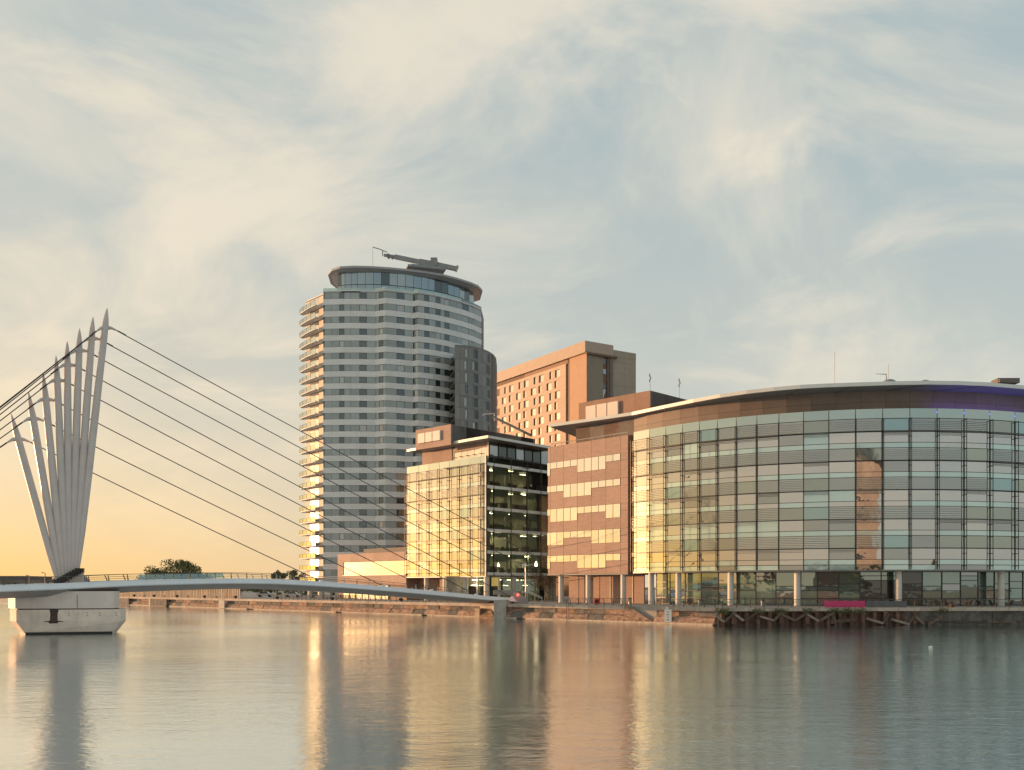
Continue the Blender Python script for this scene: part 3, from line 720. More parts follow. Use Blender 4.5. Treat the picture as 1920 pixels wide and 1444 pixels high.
    for i in range(3): pl.piece('attic_panel', 'terracotta', o, a * i / 3 + .01, a * (i + 1) / 3 - .01, zt, zr, 0, .2)
    m = 5
    for i in range(m):
        x0, x1 = a + .8 + (pl.L - a - .8) * i / m, a + .8 + (pl.L - a - .8) * (i + 1) / m
        pl.piece('attic_window', 'glass_box', o, x0 + .04, x1 - .04, zt, zr - 1.0, -.02, .1, .002); pl.piece('attic_panel', 'terracotta', o, x0 + .01, x1 - .01, zr - .98, zr, 0, .12)
        pl.piece('blade_bracket', 'frame_dark', o, x0 - .15, x0 + .25, zr - 2.2, zr - 2.1, .35, .5)
    pl.piece('attic_post', 'frame_dark', o, a, a + .75, zt, zr, -.1, .2)
    pl.piece('corner_post', 'pale_panel', o, pl.L - .12, pl.L + .1, zt, zr, .03, .25)
    m = 8
    for i in range(m):
        x0, x1 = pr.L * i / m, pr.L * (i + 1) / m
        pr.piece('attic_window', 'glass_ground_dark' if i % 3 else 'glass_vision_dark', o, x0 + .25, x1 - .05, zt, zr, 0, .1, .003); pr.piece('attic_post', 'black', o, x0, x0 + .22, zt, zr, .03, .2)
    MB().prism([tuple(pl.pt(.1, -.3, 0).xy), tuple(pl.pt(pl.L - .2, -.3, 0).xy), tuple(pr.pt(pr.L, -.3, 0).xy), tuple(pl.p + dr * 20)], zt, zr - .02).build('attic_core', 'interior', o)
    # roof plate
    A, B, C = Vector((-21.7, 189.8)), Vector((-4.5, 172.0)), Vector((9.0, 186.9))
    D_ = C + (A - B); top = [A, B, C, D_]
    MB().prism([tuple(p) for p in top], zr, zr + .14).build('roof_soffit', 'soffit', o)
    MB().prism([tuple(p) for p in top], zr + .145, zr + .4).build('roof_plate', 'roof_dark', o)
    Fac(A, B).piece('roof_edge', 'eave_edge', o, 0, (A - B).length + .12, zr - .03, zr + .46, .06, .12)
    Fac(B, C).piece('roof_edge', 'eave_edge', o, .02, (C - B).length, zr - .03, zr + .46, .06, .12)
    # roof box with three pale louvres
    c = xy(846, 178.5); l = xy(780, 185.6); f = Fac(l, c); z1 = 36.7
    for i in range(4): f.piece('roof_box_panel', 'terracotta', o, f.L * i / 4 + .01, f.L * (i + 1) / 4 - .01, zr - .3, z1, 0, .2)
    g = Fac(c, c + dr * 24)
    for i in range(6): g.piece('roof_box_panel', 'fascia_brown', o, g.L * i / 6 + .12, g.L * (i + 1) / 6 + .1, zr + .4, z1 - .02, -.1, .2)
    MB().prism([tuple(l + dr * .3), tuple(c + dr * .3), tuple(c + dr * 24), tuple(l + dr * 24)], zr + .4, z1 - .08).build('roof_box', 'roof_dark', o)
    for u0, u1 in ((786.5, 799), (800.5, 812.5), (814, 827.5)): f.piece('roof_louvre', 'pale_panel', o, f.su(u0), f.su(u1), 33.9, 35.8, .25, .4)
    # slanting cleaning arm on the roof
    a_, b_ = at(925, 782, 190), at(995, 816, 186)
    MB().tube([b_, a_], .28, 6).build('roof_arm', 'roof_dark', o); MB().tube([a_ + Vector((.3, 0, -.8)), a_ + Vector((.2, 0, .7)), at(908, 777, 190), at(905, 779, 190)], [.15, .13, .12, .1], 6).build('arm_head', 'pale_panel', o)
    # ground floor
    for u in (794, 829, 867): s = fl.su(u); p = fl.pt(s, -.8, 0); MB().tube([(p.x, p.y, ZQ), (p.x, p.y, zb - .1)], .5, 18).build('column', 'column', o, True)
    for p in (K + Vector((0, .8)), fr.pt(fr.su(967), -.6, 0).xy): MB().tube([(p.x, p.y, ZQ), (p.x, p.y, zb - .1)], .55, 20).build('column', 'column', o, True)
    n = 8
    for i in range(n):
        x0, x1 = Ll * i / n, Ll * (i + 1) / n
        fl.piece('ground_panel', 'terracotta' if i in (0, 1, 2, 3, 4) else 'glass_box', o, x0 + .03, x1 - .06, ZQ, zb - .1, -3.4, .2)
        if i > 3: fl.piece('ground_frame', 'pale_panel', o, x1 - .12, x1 + .03, ZQ, zb - .2, -3.3, .3); fl.piece('ground_door', 'frame_dark', o, x0 + .5, x1 - .5, ZQ, 5.2, -3.25, .1)
    fr.piece('soffit', 'soffit', o, .1, e + 5, zb - .15, zb - .01, -6, 11.6); 
    MB().prism([tuple(fl.pt(.1, -.2, 0).xy), tuple(fl.pt(Ll - .4, -.2, 0).xy), tuple(fl.pt(Ll - .4, -11, 0).xy), tuple(fl.pt(.1, -11, 0).xy)], zb - .12, zb - .02).build('soffit', 'soffit', o)
    for i in range(6):
        x0, x1 = e * i / 6, e * (i + 1) / 6
        fr.piece('lobby_pane', 'glass_clear', o, x0 + .06, x1 - .06, ZQ, zb - .2, -2.4, .05); fr.piece('lobby_mullion', 'black', o, x0 - .06, x0 + .06, ZQ, zb - .2, -2.3, .2)
        for zz in (6.4, 5.3): fr.piece('lobby_light', 'lamp_lit', o, x0 + .6 + (1.5 if i == 0 else 0), x0 + 1.9 + (1.5 if i == 0 else 0), zz, zz + .07, -rnd.uniform(4, 8), .2)
    MB().wall([fr.pt(-2, -9, 0).xy, fr.pt(e + 4, -9, 0).xy], ZQ, zb, .3).build('lobby_wall', 'interior', o)
    p = at(1005, 1058, 176); MB().tube([p + Vector((0, 0, -.35)), p, p + Vector((0, 0, .5))], [.22, .2, .05], 10).build('pendant_lamp', 'lamp_lit', o, True)
    return fl
MIDF = mid_block()

# ------------------------------------------------------------------ low brown wing with the yellow window strip
def wing():
    f0 = MIDF; d = -f0.t; q = f0.p + f0.n * .2; t = online(633, q, d); f = Fac(q + d * t, q - f0.n * .0)
    o = thing('low_wing', 'low terracotta wing with one long golden window strip behind the bridge', 'building', (f.p.x, f.p.y, ZQ)); L = f.L; zt = 12.4
    MB().prism([tuple(f.pt(.1, -.2, 0).xy), tuple(f.pt(L, -.2, 0).xy), tuple(f.pt(L, -12, 0).xy), tuple(f.pt(.1, -12, 0).xy)], ZQ, zt - .06).build('core', 'terracotta_dark', o)
    a = f.su(643.5); n = 8; xs = [a + (L - a) * i / n for i in range(n + 1)]
    for x0, x1 in zip([0] + xs, xs): 
        f.piece('cladding_panel', 'terracotta', o, x0 + .01, x1 - .01, 10.55, zt, -.1, .2); f.piece('cladding_panel', 'terracotta', o, x0 + .01, x1 - .01, 5.4, 7.6, -.1, .2)
    f.piece('cladding_panel', 'terracotta', o, .01, a - .01, 7.6, 10.55, -.1, .2)
    for x0, x1 in zip(xs, xs[1:]): f.piece('window_pane', 'glass_balcony', o, x0 + .02, x1 - .02, 7.65, 10.5, -.16, .08, .001)
    f.piece('window_sill', 'pale_panel', o, a, L, 7.52, 7.66, .02, .25)
    for i in range(7): f.piece('ground_pane', 'glass_box', o, a + i * 2.4 + .05, a + (i + 1) * 2.4 - .1, ZQ + .1, 5.3, -.15, .1, .003); f.piece('ground_mullion', 'frame_dark', o, a + (i + 1) * 2.4 - .1, a + (i + 1) * 2.4 + .05, ZQ, 5.4, -.06, .15)
    f.piece('roof_screen', 'roof_dark', o, f.su(655), L, zt, zt + 1.2, -4, .3)
wing()

# ------------------------------------------------------------------ apartment tower
PITCH = 2.864; ZTOP = 75.0; NST = 24
OUT = [(606, 218.4), (640, 218.0), (675, 218.0), (704, 218.3), (723, 217.2), (750, 218.4), (775, 219.7), (784, 218.9), (812, 220.7), (839, 223.2), (865, 226.2), (888, 229.6), (903, 233)]
OP = [xy(u, D) for u, D in OUT]
def out_at(u):
    for (u0, D0), (u1, D1), a, b in zip(OUT, OUT[1:], OP, OP[1:]):
        if u <= u1 + 1e-6:
            f = Fac(a, b); return f.pt(f.su(u), 0, 0).xy, f
    f = Fac(OP[-2], OP[-1]); return OP[-1], f
def tower():
    o = thing('apartment_tower', 'tall rounded apartment tower with pale and grey horizontal bands', 'building', (OP[3].x, OP[3].y + 8, ZQ))
    bwd = Vector((-.68, .733)); bn = Vector((-.733, -.68)); b0 = OP[0] + Vector((-.05, .9)); b1 = b0 + bwd * 8.2
    back = [xy(907, 240), xy(897, 247), xy(800, 252), xy(700, 247), xy(610, 238)]
    inner = [p + Vector((.05, .32)) for p in OP]
    MB().prism([tuple(p) for p in inner + back + [b1, b0]], 6.9, ZTOP).build('core', 'tower_core', o)
    win = [(435, 475), (605, 665), (770, 805), (920, 985), (1065, 1098), (1155, 1195), (1250, 1290), (1325, 1365), (1475, 1530)]
    brk = [308, 370, 435, 475, 530, 605, 665, 742, 770, 805, 825, 920, 985, 1060, 1065, 1098, 1155, 1195, 1250, 1290, 1325, 1365, 1430, 1475, 1530, 1580, 1640]
    cu = lambda x: 540 + x / 4.512
    wset = set(a for a, b in win); rnd = random.Random(3)
    stuff = MB(); npan = 0
    for k in range(NST):
        zt = ZTOP - k * PITCH; zs = zt - 1.46; zb = zt - PITCH
        low = k >= NST - 2
        for pa, pb in zip(OP, OP[1:]):
            f = Fac(pa, pb); f.piece('band_panel', 'band', o, .0, f.L + .0, zb + .03, zs - .03, -.2, .4)
        MB().wall([p + Vector((0, .03)) for p in OP], zs - .03, zs + .03, .4).build('sill_line', 'tower_frame', o)
        MB().wall([p + Vector((0, .03)) for p in OP], zt - .03, zt + .03, .4).build('sill_line', 'tower_frame', o)
        for x0, x1 in zip(brk, brk[1:]):
            u0, u1 = cu(x0), cu(x1)
            if u1 - u0 < 1.6: continue
            if u0 > 838 and zt < 60: continue
            if low and u0 > 650: continue
            pa, _ = out_at(max(u0, 606.2)); pb, _ = out_at(min(u1, 902.8)); f = Fac(pa, pb)
            w = x0 in wset
            if w:
                m = 'glass_tower' if rnd.random() < .78 else 'glass_tower_blind'
                f.piece('window', m, o, .08, f.L - .08, zs + .06, zt - .06, -.13, .06, .012); f.piece('window_frame', 'tower_frame', o, .0, f.L, zs + .03, zt - .03, -.19, .06)
            else:
                f.piece('panel', 'tower_panel', o, .03, f.L - .03, zs + .03, zt - .03, -.11, .16)
    MB().wall(OP, ZTOP + .03, ZTOP + .5, .5).build('parapet_band', 'band', o, True)
    MB().prism([tuple(p) for p in OP + back + [b1, b0]], ZTOP + .02, ZTOP + .3).build('terrace_floor', 'slab', o)
    # terrace glass
    tg = [xy(u, D + .5) for u, D in OUT]
    for a, b in zip(tg, tg[1:]): Fac(a, b).piece('terrace_glass', 'glass_rail', o, .03, (b - a).length - .03, ZTOP + .5, ZTOP + 1.25, 0, .04)
    # lower blank base at the left, columns beneath
    MB().wall([OP[0], OP[1], xy(650, 218)], 6.9 - .9, 6.95, .6).build('band', 'band', o)
    for u, D in ((581, 222), (602, 220), (634, 219.5)):
        p = xy(u, D); MB().tube([(p.x, p.y, ZQ), (p.x, p.y, 7.0)], .5 if u < 590 else .75, 14).build('column', 'column', o, True)
    # balcony side: glazed wall facing the sun and 23 balconies
    bf = Fac(b1, b0)
    for k in range(NST):
        zt = ZTOP - k * PITCH; zb = zt - PITCH
        for i in range(4):
            x0, x1 = bf.L * i / 4, bf.L * (i + 1) / 4
            bf.piece('balcony_door', 'glass_balcony' if i in (1, 2) else 'balcony_wall', o, x0 + .04, x1 - .04, zb + .1, zt - .32, .05, .1, .0015)
        sl_ = MB(); arc = [bf.pt(-1.2 + (bf.L - .2 + 1.2) * j / 8, .1 + 2.1 * math.sin(math.pi * (.16 + .34 * j / 8)), 0).xy for j in range(9)]
        poly = [tuple(bf.pt(-1.2, .0, 0).xy)] + [tuple(p) for p in arc] + [tuple(bf.pt(bf.L - .2, .0, 0).xy)]
        z = zb + .02
        b = sl_.prism(poly, z - .2, z).build('balcony', 'slab', o); WL[b.name] = WL[o.name]
        if k < NST - 1 or True:
            g = MB()
            for p, q in zip(arc, arc[1:]): g.wall([p * .995 + bf.pt(3, 0, 0).xy * .005, q * .995 + bf.pt(3, 0, 0).xy * .005], z + .05, z + 1.0, .03)
            g.build('balcony_glass', 'glass_screen', b)
            r = MB()
            for p, q in zip(arc, arc[1:]): r.tube([(p.x, p.y, z + 1.04), (q.x, q.y, z + 1.04)], .03, 5)
            for p in arc[::2]: r.tube([(p.x, p.y, z), (p.x, p.y, z + 1.04)], .03, 5)
            r.build('balcony_rail', 'frame_grey', b)
    # penthouse drum and floating roof disc
    dp = [xy(u, D) for u, D in ((633, 221.6), (647, 220.6), (670, 220.2), (700, 220.2), (730, 220.8), (760, 221.8), (790, 223.4), (815, 225.2), (840, 227.6), (862, 230.4), (880, 233.6), (888, 236.5))]
    dpb = [xy(880, 243), xy(780, 246), xy(650, 236)]
    MB().prism([tuple(p + Vector((0, .3))) for p in dp] + [tuple(p) for p in dpb], ZTOP + .2, 80.7).build('drum_core', 'tower_core', o)
    for a, b in zip(dp, dp[1:]):
        f = Fac(a, b); n = 2
        for i in range(n):
            x0, x1 = f.L * i / n, f.L * (i + 1) / n
            f.piece('penthouse_pane', 'glass_pent', o, x0 + .04, x1 - .04, ZTOP + .3, 77.55, 0, .06, .012); f.piece('penthouse_pane', 'glass_tower' if rnd.random() < .25 else 'glass_pent', o, x0 + .04, x1 - .04, 77.7, 80.65, 0, .06, .012)
    cp = [xy(u, D) for u, D in ((615, 223.5), (622, 220.6), (637.5, 218.8), (665, 218.3), (695, 218.6), (730, 219.4), (761.6, 220.5), (795, 222), (828, 224), (858, 226.9), (883.5, 230.2), (897, 232.6), (904.6, 236))]
    cb = [xy(900, 243), xy(850, 250), xy(740, 250), xy(650, 240), xy(620, 230)]
    MB().prism([tuple(p) for p in cp + cb], 81.0, 81.5).build('roof_disc', 'canopy', o)
    ins = [p * .97 + Vector((-24, 232)) * .03 for p in cp + cb]
    MB().loft([[(p.x, p.y, 80.6) for p in [q * .86 + Vector((-24, 232)) * .14 for q in cp + cb]], [(p.x, p.y, 80.99) for p in ins]]).build('roof_soffit', 'canopy', o)
    # grey annexe on the right
    a = thing('apartment_annexe', 'dark grey apartment annexe with narrow windows against the banded tower', 'building', (xy(880, 216).x, 222, ZQ))
    AO = [xy(u, D) for u, D in ((853, 214.6), (866, 214.9), (880, 215.6), (893, 216.7), (905, 218.3), (916, 220.5), (925, 223.4), (930, 226.8))]
    zt = 61.7; ab = [xy(932, 236), xy(853, 236)]
    MB().prism([tuple(p + Vector((.05, .3))) for p in AO] + [tuple(p) for p in ab], ZQ, zt - .1).build('core', 'tower_core', a)
    na = 11
    wcols = [[(872, 877.5), (887, 896), (914, 919)], [(870, 876), (886, 896), (911.5, 919.5)], [(872, 877), (888, 897), (912, 918)]]
    def ao_at(u):
        for (p, q), in zip(zip(AO, AO[1:])):
            f = Fac(p, q); s = f.su(u)
            if s <= f.L + 1e-3: return f.pt(max(s, 0), 0, 0).xy
        return AO[-1]
    for k in range(na):
        z1 = zt - .35 - k * PITCH; z0 = z1 - PITCH; uu = 853.0; edges = []
        wl = wcols[k % 3]
        for u0, u1 in wl: edges += [(uu, u0, 0), (u0, u1, 1)]; uu = u1
        edges.append((uu, 930, 0))
        for u0, u1, w in edges:
            steps = max(1, int((u1 - u0) / 9 + .5)) if not w else 1
            for i in range(steps):
                f = Fac(ao_at(u0 + (u1 - u0) * i / steps + .01), ao_at(u0 + (u1 - u0) * (i + 1) / steps))
                if w:
                    f.piece('window', 'glass_tower' if R.random() < .7 else 'glass_tower_blind', a, .08, f.L - .08, z0 + .5, z1 - .35, -.2, .06, .01)
                    f.piece('lintel_panel', 'annex', a, .0, f.L, z1 - .32, z1 - .03, -.1, .2); f.piece('sill_panel', 'annex', a, .0, f.L, z0 + .02, z0 + .48, -.1, .2)
                else: f.piece('cladding_panel', 'annex', a, .02, f.L - .02, z0 + .02, z1 - .02, -.1, .22)
    MB().wall(AO, zt - .36, zt, .5).build('parapet', 'annex_trim', a)
    lf = Fac(xy(840, 224.2), AO[0])
    for k in range(na):
        z1 = zt - .35 - k * PITCH; z0 = z1 - PITCH
        lf.piece('recess_glass', 'glass_rail', a, 3.5, lf.L - .3, z0 + .2, z0 + 1.3, 0, .05); lf.piece('recess_slab', 'annex_trim', a, 2.5, lf.L - .3, z0 - .02, z0 + .18, -.6, 1.4)
    # roof crane
    c = thing('roof_crane', 'grey window cleaning crane lying on top of the apartment tower', 'crane', at(795, 505, 227))
    D = 227
    b = MB(); b.box(at(798, 504.5, D), (8, 4, .5), .3); b.box(at(800, 501, D), (5, 3, .6), .3); b.box(at(797, 507, D), (9.5, 5, .45), .3); b.build('base', 'crane_metal', c)
    MB().tube([at(797, 503, D), at(797, 494, D)], .9, 12).build('turntable', 'crane_metal', c)
    def beam(u0, v0, u1, v1, h, w, nm): 
        p, q = at(u0, v0, D), at(u1, v1, D); d = q - p; o = piece(nm, 'crane_metal', c, (p + q) / 2, (d.length, w, h), math.atan2(d.y, d.x), 0, -math.atan2(d.z, math.hypot(d.x, d.y))); return o
    beam(740, 481.5, 800, 494, .95, .9, 'boom'); beam(786, 491.5, 822, 498, 1.3, 1.3, 'boom_sleeve'); beam(818, 496, 857, 504.5, 1.0, .95, 'tail_boom'); beam(855, 503.3, 858, 504.5, 1.3, 1.2, 'tail_cap')
    piece('counterweight', 'crane_metal', c, at(814, 492, D - .3), (1.6, 1.5, 1.9))
    beam(720, 478.5, 741, 481.5, .6, .6, 'boom_head')
    for u, v in ((729, 482.5), (736, 483.5), (728, 478.5)): MB().tube([at(u, v, D - .5), at(u, v, D + .5)], .42, 8).build('sheave', 'crane_metal', c)
    MB().tube([at(717.5, 480, D), at(717.5, 470, D)], .14, 6).build('jib_post', 'crane_metal', c); MB().tube([at(726, 473, D), at(711, 467, D), at(699, 463.5, D)], .11, 6).build('jib', 'crane_metal', c)
    MB().tube([at(699, 463.5, D), at(699, 500, D)], .03, 4).build('rope', 'cable', c)
tower()

# ------------------------------------------------------------------ tan hotel slab
def hotel():
    C = Vector((20.9, 257.0)); dl = Vector((-.55, .835)).normalized(); dr = Vector((.855, .519)).normalized()
    o = thing('tan_tower', 'tan slab tower with rows of tall windows behind the glass offices', 'building', (C.x, C.y, ZQ)); zt = 73.8
    fl = Fac(C + dl * 62, C); fr = Fac(C, C + dr * 17.6)
    MB().prism([tuple(C + (dl + dr) * .3), tuple(C + dl * 62), tuple(C + dl * 62 + dr * 17), tuple(C + dr * 17.4 + dl * .3)], ZQ, zt - 1).build('core', 'hotel_dark', o)
    # roof volume with overhang
    MB().prism([tuple(fl.pt(-1, .9, 0).xy), tuple(fl.pt(62.5, .9, 0).xy), tuple(fl.pt(62.5, 0, 0).xy + dr * 9), tuple(fl.pt(-1, 0, 0).xy + dr * 9)], zt - 3.0, zt).build('roof_volume', 'hotel_roof', o)
    fl.piece('roof_soffit', 'pale_panel', o, 0, 62.3, zt - 3.12, zt - 3.02, .5, .7)
    fr.piece('roof_band', 'hotel_dark', o, -.3, 10.4, zt - 3.6, zt - 3.02, .35, .7); fr.piece('roof_volume', 'hotel_side', o, 8.6, 17.6, zt - 3.0, zt - 1.1, -.3, .7)
    # blank orange wall, dark slot, window wall
    s1 = fl.su(1068); s0 = fl.su(1061.5)
    n = 6
    for i in range(9): fl.piece('blank_panel', 'hotel_blank', o, s1, fl.L, zt - 3.2 - (i + 1) * 6.5 + .015, zt - 3.2 - i * 6.5, -.1, .2)
    ztw = zv(683, 265.5); pit = 3.12
    fl.piece('dark_frieze', 'terracotta_dark', o, 0, s0 + .6, ztw, zt - 3.1, -.25, .2)
    # wall built as piers and spandrels round the windows
    uw = [(645, 690), (508, 550), (378, 420), (253, 290), (140, 172)]; un = [(597, 620), (462, 486), (333, 357), (210, 232), (98, 122)]
    cu = lambda x: 900 + x / 4.5714
    W1 = [(fl.su(cu(a)), fl.su(cu(b)), 1) for a, b in uw]; N1 = [(fl.su(cu(a)), fl.su(cu(b)), 0) for a, b in un]
    uw2 = [(573, 616), (438, 482), (312, 352), (190, 228), (80, 112)]; un2 = [(640, 665), (503, 528), (373, 398), (250, 272), (135, 155)]
    W2 = [(fl.su(cu(a)), fl.su(cu(b)), 1) for a, b in uw2]; N2 = [(fl.su(cu(a)), fl.su(cu(b)), 0) for a, b in un2]
    A = sorted(W1 + N1); B = sorted(W2 + N2); start = 8.0
    for k in range(14):
        z1 = ztw - .9 - k * pit; z0 = z1 - 2.15; row = A if k % 2 == 0 else B; s = start
        fl.piece('spandrel', 'hotel_wall', o, start, s0, z1 + .01, z1 + pit - 2.15 - .02 if k else ztw, -.02, .3)
        for a, b, wd in row:
            fl.piece('pier', 'hotel_wall', o, s, a, z0 + .0, z1, -.02, .3)
            w = b - a
            fl.piece('window', 'glass_hotel', o, a + w * (.28 if wd else .5), b, z0 + .05, z1 - .05, -.12, .06, .006); fl.piece('window_reveal', 'black', o, a, b, z0, z1, -.2, .06)
            s = b
        fl.piece('pier', 'hotel_wall', o, s, s0, z0, z1, -.02, .3)
    # shaded end
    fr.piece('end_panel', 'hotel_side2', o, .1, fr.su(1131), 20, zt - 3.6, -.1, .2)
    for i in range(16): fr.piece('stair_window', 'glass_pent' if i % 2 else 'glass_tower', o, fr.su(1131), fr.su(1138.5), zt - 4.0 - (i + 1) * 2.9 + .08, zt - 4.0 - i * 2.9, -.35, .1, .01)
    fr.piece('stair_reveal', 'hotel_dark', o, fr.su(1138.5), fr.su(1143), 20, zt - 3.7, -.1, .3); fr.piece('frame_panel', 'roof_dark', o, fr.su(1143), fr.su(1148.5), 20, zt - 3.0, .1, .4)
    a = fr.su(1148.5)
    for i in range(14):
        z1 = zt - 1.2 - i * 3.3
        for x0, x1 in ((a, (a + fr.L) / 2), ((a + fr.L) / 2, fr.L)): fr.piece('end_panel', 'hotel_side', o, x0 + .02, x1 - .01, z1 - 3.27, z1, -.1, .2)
    mb = MB(); fl.mbox(mb, fl.su(1018), fl.su(1024), zt, zt + 1.2, -5, -2); mb.build('roof_plant', 'hotel_roof', o)
hotel()

# ------------------------------------------------------------------ footbridge
BA = Vector((-48, 98)); BD = Vector((.677, .736)).normalized(); BPn = Vector((BD.y, -BD.x))      # near side normal
ZPT = [(-40, 3.7), (-30, 4.25), (-7, 5.2), (0, 5.48), (8, 5.85), (19, 6.12), (26, 6.08), (32.6, 5.82), (40, 5.4), (47.7, 4.9), (58, 4.15), (66, 3.55), (72, 3.22)]
def bz(t):
    n = len(ZPT)
    for i in range(n - 1):
        if t <= ZPT[i + 1][0] or i == n - 2:
            x0, y0 = ZPT[i]; x1, y1 = ZPT[i + 1]; m = lambda j: (ZPT[min(j + 1, n - 1)][1] - ZPT[max(j - 1, 0)][1]) / (ZPT[min(j + 1, n - 1)][0] - ZPT[max(j - 1, 0)][0])
            h = x1 - x0; q = (t - x0) / h; return (2*q**3-3*q*q+1)*y0 + (q**3-2*q*q+q)*h*m(i) + (-2*q**3+3*q*q)*y1 + (q**3-q*q)*h*m(i+1)
def E(t, o, z): w = BA + BD * t + BPn * o; return Vector((w.x, w.y, z))
def bridge():
    b = thing('footbridge', 'white cable stayed footbridge with eight leaning masts', 'bridge', (BA.x, BA.y, 3.6))
    ts = [-40 + 2 * i for i in range(57)]; ts = [t for t in ts if t <= 72]
    fas, und, top = [], [], []
    for t in ts:
        z = bz(t); k = 1 - .45 * max(0, min(1, abs(t) / 70)); wd = 5.6
        fas.append([E(t, 0, z), E(t, .42, z - .56), E(t, .34, z - .68), E(t, -.15, z - .70), E(t, -.25, z - .05)])
        und.append([E(t, .26, z - .69), E(t, -1.3, z - .70 - .72 * k), E(t, -wd + 1.3, z - .70 - .72 * k), E(t, -wd, z - .66), E(t, -wd, z - .3), E(t, -.2, z - .3)])
        top.append([E(t, -wd, z), E(t, -wd + .3, z), E(t, -wd + .3, z - .7), E(t, -wd - .1, z - .7)])
    MB().loft(fas).build('edge_beam', 'bridge_steel', b, True); MB().loft(und).build('deck', 'bridge_under', b, True); MB().loft(top).build('edge_beam', 'bridge_steel', b, True)
    # railing posts leaning outward and rails
    me = None; t = -38
    for side in (0, 1):
        t = -38
        while t < 66.5:
            o = -.1 if side == 0 else -5.5; s = 1 if side == 0 else -1; p = E(t, o, bz(t) - .05)
            top_ = p + Vector((BPn.x * .22 * s, BPn.y * .22 * s, .72)) - Vector((BD.x, BD.y, 0)) * .22
            MB().tube([p, p * .5 + top_ * .5, top_], [.075, .06, .045], 5).build('railing_post', 'rail_pale' if t > 24 else 'rail', b); t += 2.15
    for side in (0, 1):
        s = 1 if side == 0 else -1; o = -.1 if side == 0 else -5.5
        for h, r in ((.70, .032), (.47, .014), (.25, .014)):
            MB().tube([E(t - .3 * h, o + s * .3 * h, bz(t) + h - .03) for t in range(-38, 67, 2)], r, 5).build('rail', 'rail', b)
    # glass wind screen along part of the rail
    for i in range(5):
        t = 8.2 + i * 2.15; mb = MB().loft([[E(x, .02, bz(x) + .06), E(x, .10, bz(x) + .58), E(x, .07, bz(x) + .58), E(x, -.01, bz(x) + .06)] for x in (t, t + 2.0)]); mb.build('wind_screen', 'glass_rail', b)
    # masts
    tips = [(20.8, 775.6), (53.5, 735), (80.8, 699), (105, 667), (126, 640), (149.4, 615.8), (174.6, 594.4), (201, 577.7)]
    br = [(30, 818), (61, 779), (85, 743), (107, 707), (128, 678), (150, 651), (173, 628.5), (198, 608)]
    land = [(603, 1086, None), (720, 1097.5, None), (810, 1102.5, None), (894, 1108.5, None), (962, 1119, None), (1056, 1127, 177), (1110, 1125.5, 184), (1162, 1124.5, 190.5)]
    back_u = [-398, -401, -404, -407, -410, -413, -416, -419]
    axis_t = lambda u: online(u, BA, BD)
    for i in range(8):
        D0 = 101.2 + .22 * i; D1 = 101.5 + .7 * i
        base = at(107 + 5.6 * i, 1087 - 3.1 * i, D0); tip = at(tips[i][0], tips[i][1], D1); d = tip - base; L = d.length
        fb = (at(br[i][0], br[i][1], D0 + (D1 - D0) * .92) - base).length / L
        fr_ = [0, .04, .14, .35, .6, fb - .06, fb, fb + (1 - fb) * .35, fb + (1 - fb) * .75, 1]
        ra = [.20, .26, .36, .41, .41, .39, .36, .29, .16, .03]
        m = MB().tube([base + d * q for q in fr_], ra, 14).build('mast', 'mast', b, True); WL[m.name] = WL[b.name]
        P = base + d * fb
        la = land[i]
        if la[2] is None: t = axis_t(la[0]); pe = E(t, -.15, bz(t) + .05)
        else: pe = at(la[0], la[1], la[2]); pe.z = ZQ + .15
        tb = -23.2 - .28 * i; pb = E(tb, -2.5, bz(tb) + .1)
        for end, nm in ((pe, 'stay'), (pb, 'backstay')):
            dv = (end - P).normalized(); a1 = P + dv * .25; a2 = P + dv * 1.5
            MB().tube([P + Vector((0, 0, -.35)), P + dv * .75 + Vector((0, 0, -.05)), a2], [.34, .17, .075], 8).build('bracket', 'mast', m, True)
            MB().tube([a2, P + dv * 2.6], .085, 6).build('socket', 'cable', m)
            sag = (end - P).length * .004
            MB().tube([P + (end - P) * q - Vector((0, 0, sag * 4 * q * (1 - q))) for q in (0.02, .2, .4, .6, .8, 1)], .058, 6).build(nm, 'cable', b)
        if la[2] is not None:
            an = thing('stay_anchor', ['steel anchor plate of the sixth stay on the plaza between the glass blocks', 'steel anchor plate of the seventh stay deep in the plaza', 'steel anchor plate of the eighth stay farthest into the plaza'][i - 5], 'anchor', (pe.x, pe.y, ZQ), 'stay anchors on the plaza')
            MB().prism([(pe.x - .4, pe.y - .3), (pe.x + .4, pe.y - .3), (pe.x + .4, pe.y + .3), (pe.x - .4, pe.y + .3)], ZQ, ZQ + .12).build('plate', 'bridge_steel', an)
            MB().loft([[(pe.x - .3, pe.y - .05, ZQ + .12), (pe.x + .3, pe.y - .05, ZQ + .12), (pe.x + .3, pe.y + .05, ZQ + .12), (pe.x - .3, pe.y + .05, ZQ + .12)], [(pe.x - .1, pe.y - .05, ZQ + .4), (pe.x + .1, pe.y - .05, ZQ + .4), (pe.x + .1, pe.y + .05, ZQ + .4), (pe.x - .1, pe.y + .05, ZQ + .4)]]).build('lug', 'bridge_steel', an)
        else: MB().box(pe, (.5, .35, .35), .8).build('anchor_block', 'bridge_steel', b)
        # mast foot: dark shoe, pin and pale pedestal
        MB().box(base + Vector((.35, -.35, -.25)), (.85, .7, .45), .2).build('shoe', 'black', m)
        MB().box(base + Vector((.55, -.2, -.85 - .06 * i)), (.34, .4, .9 + .1 * i), .2).build('pedestal', 'mast', m)
    MB().loft([[at(100, 1092, 101.0), at(168, 1092, 103), at(168, 1092, 104), at(100, 1092, 102.2)], [at(100, 1084, 101.0), at(152, 1070, 103), at(152, 1070, 104), at(100, 1084, 102.2)]]).build('mast_plinth', 'bridge_under', b)
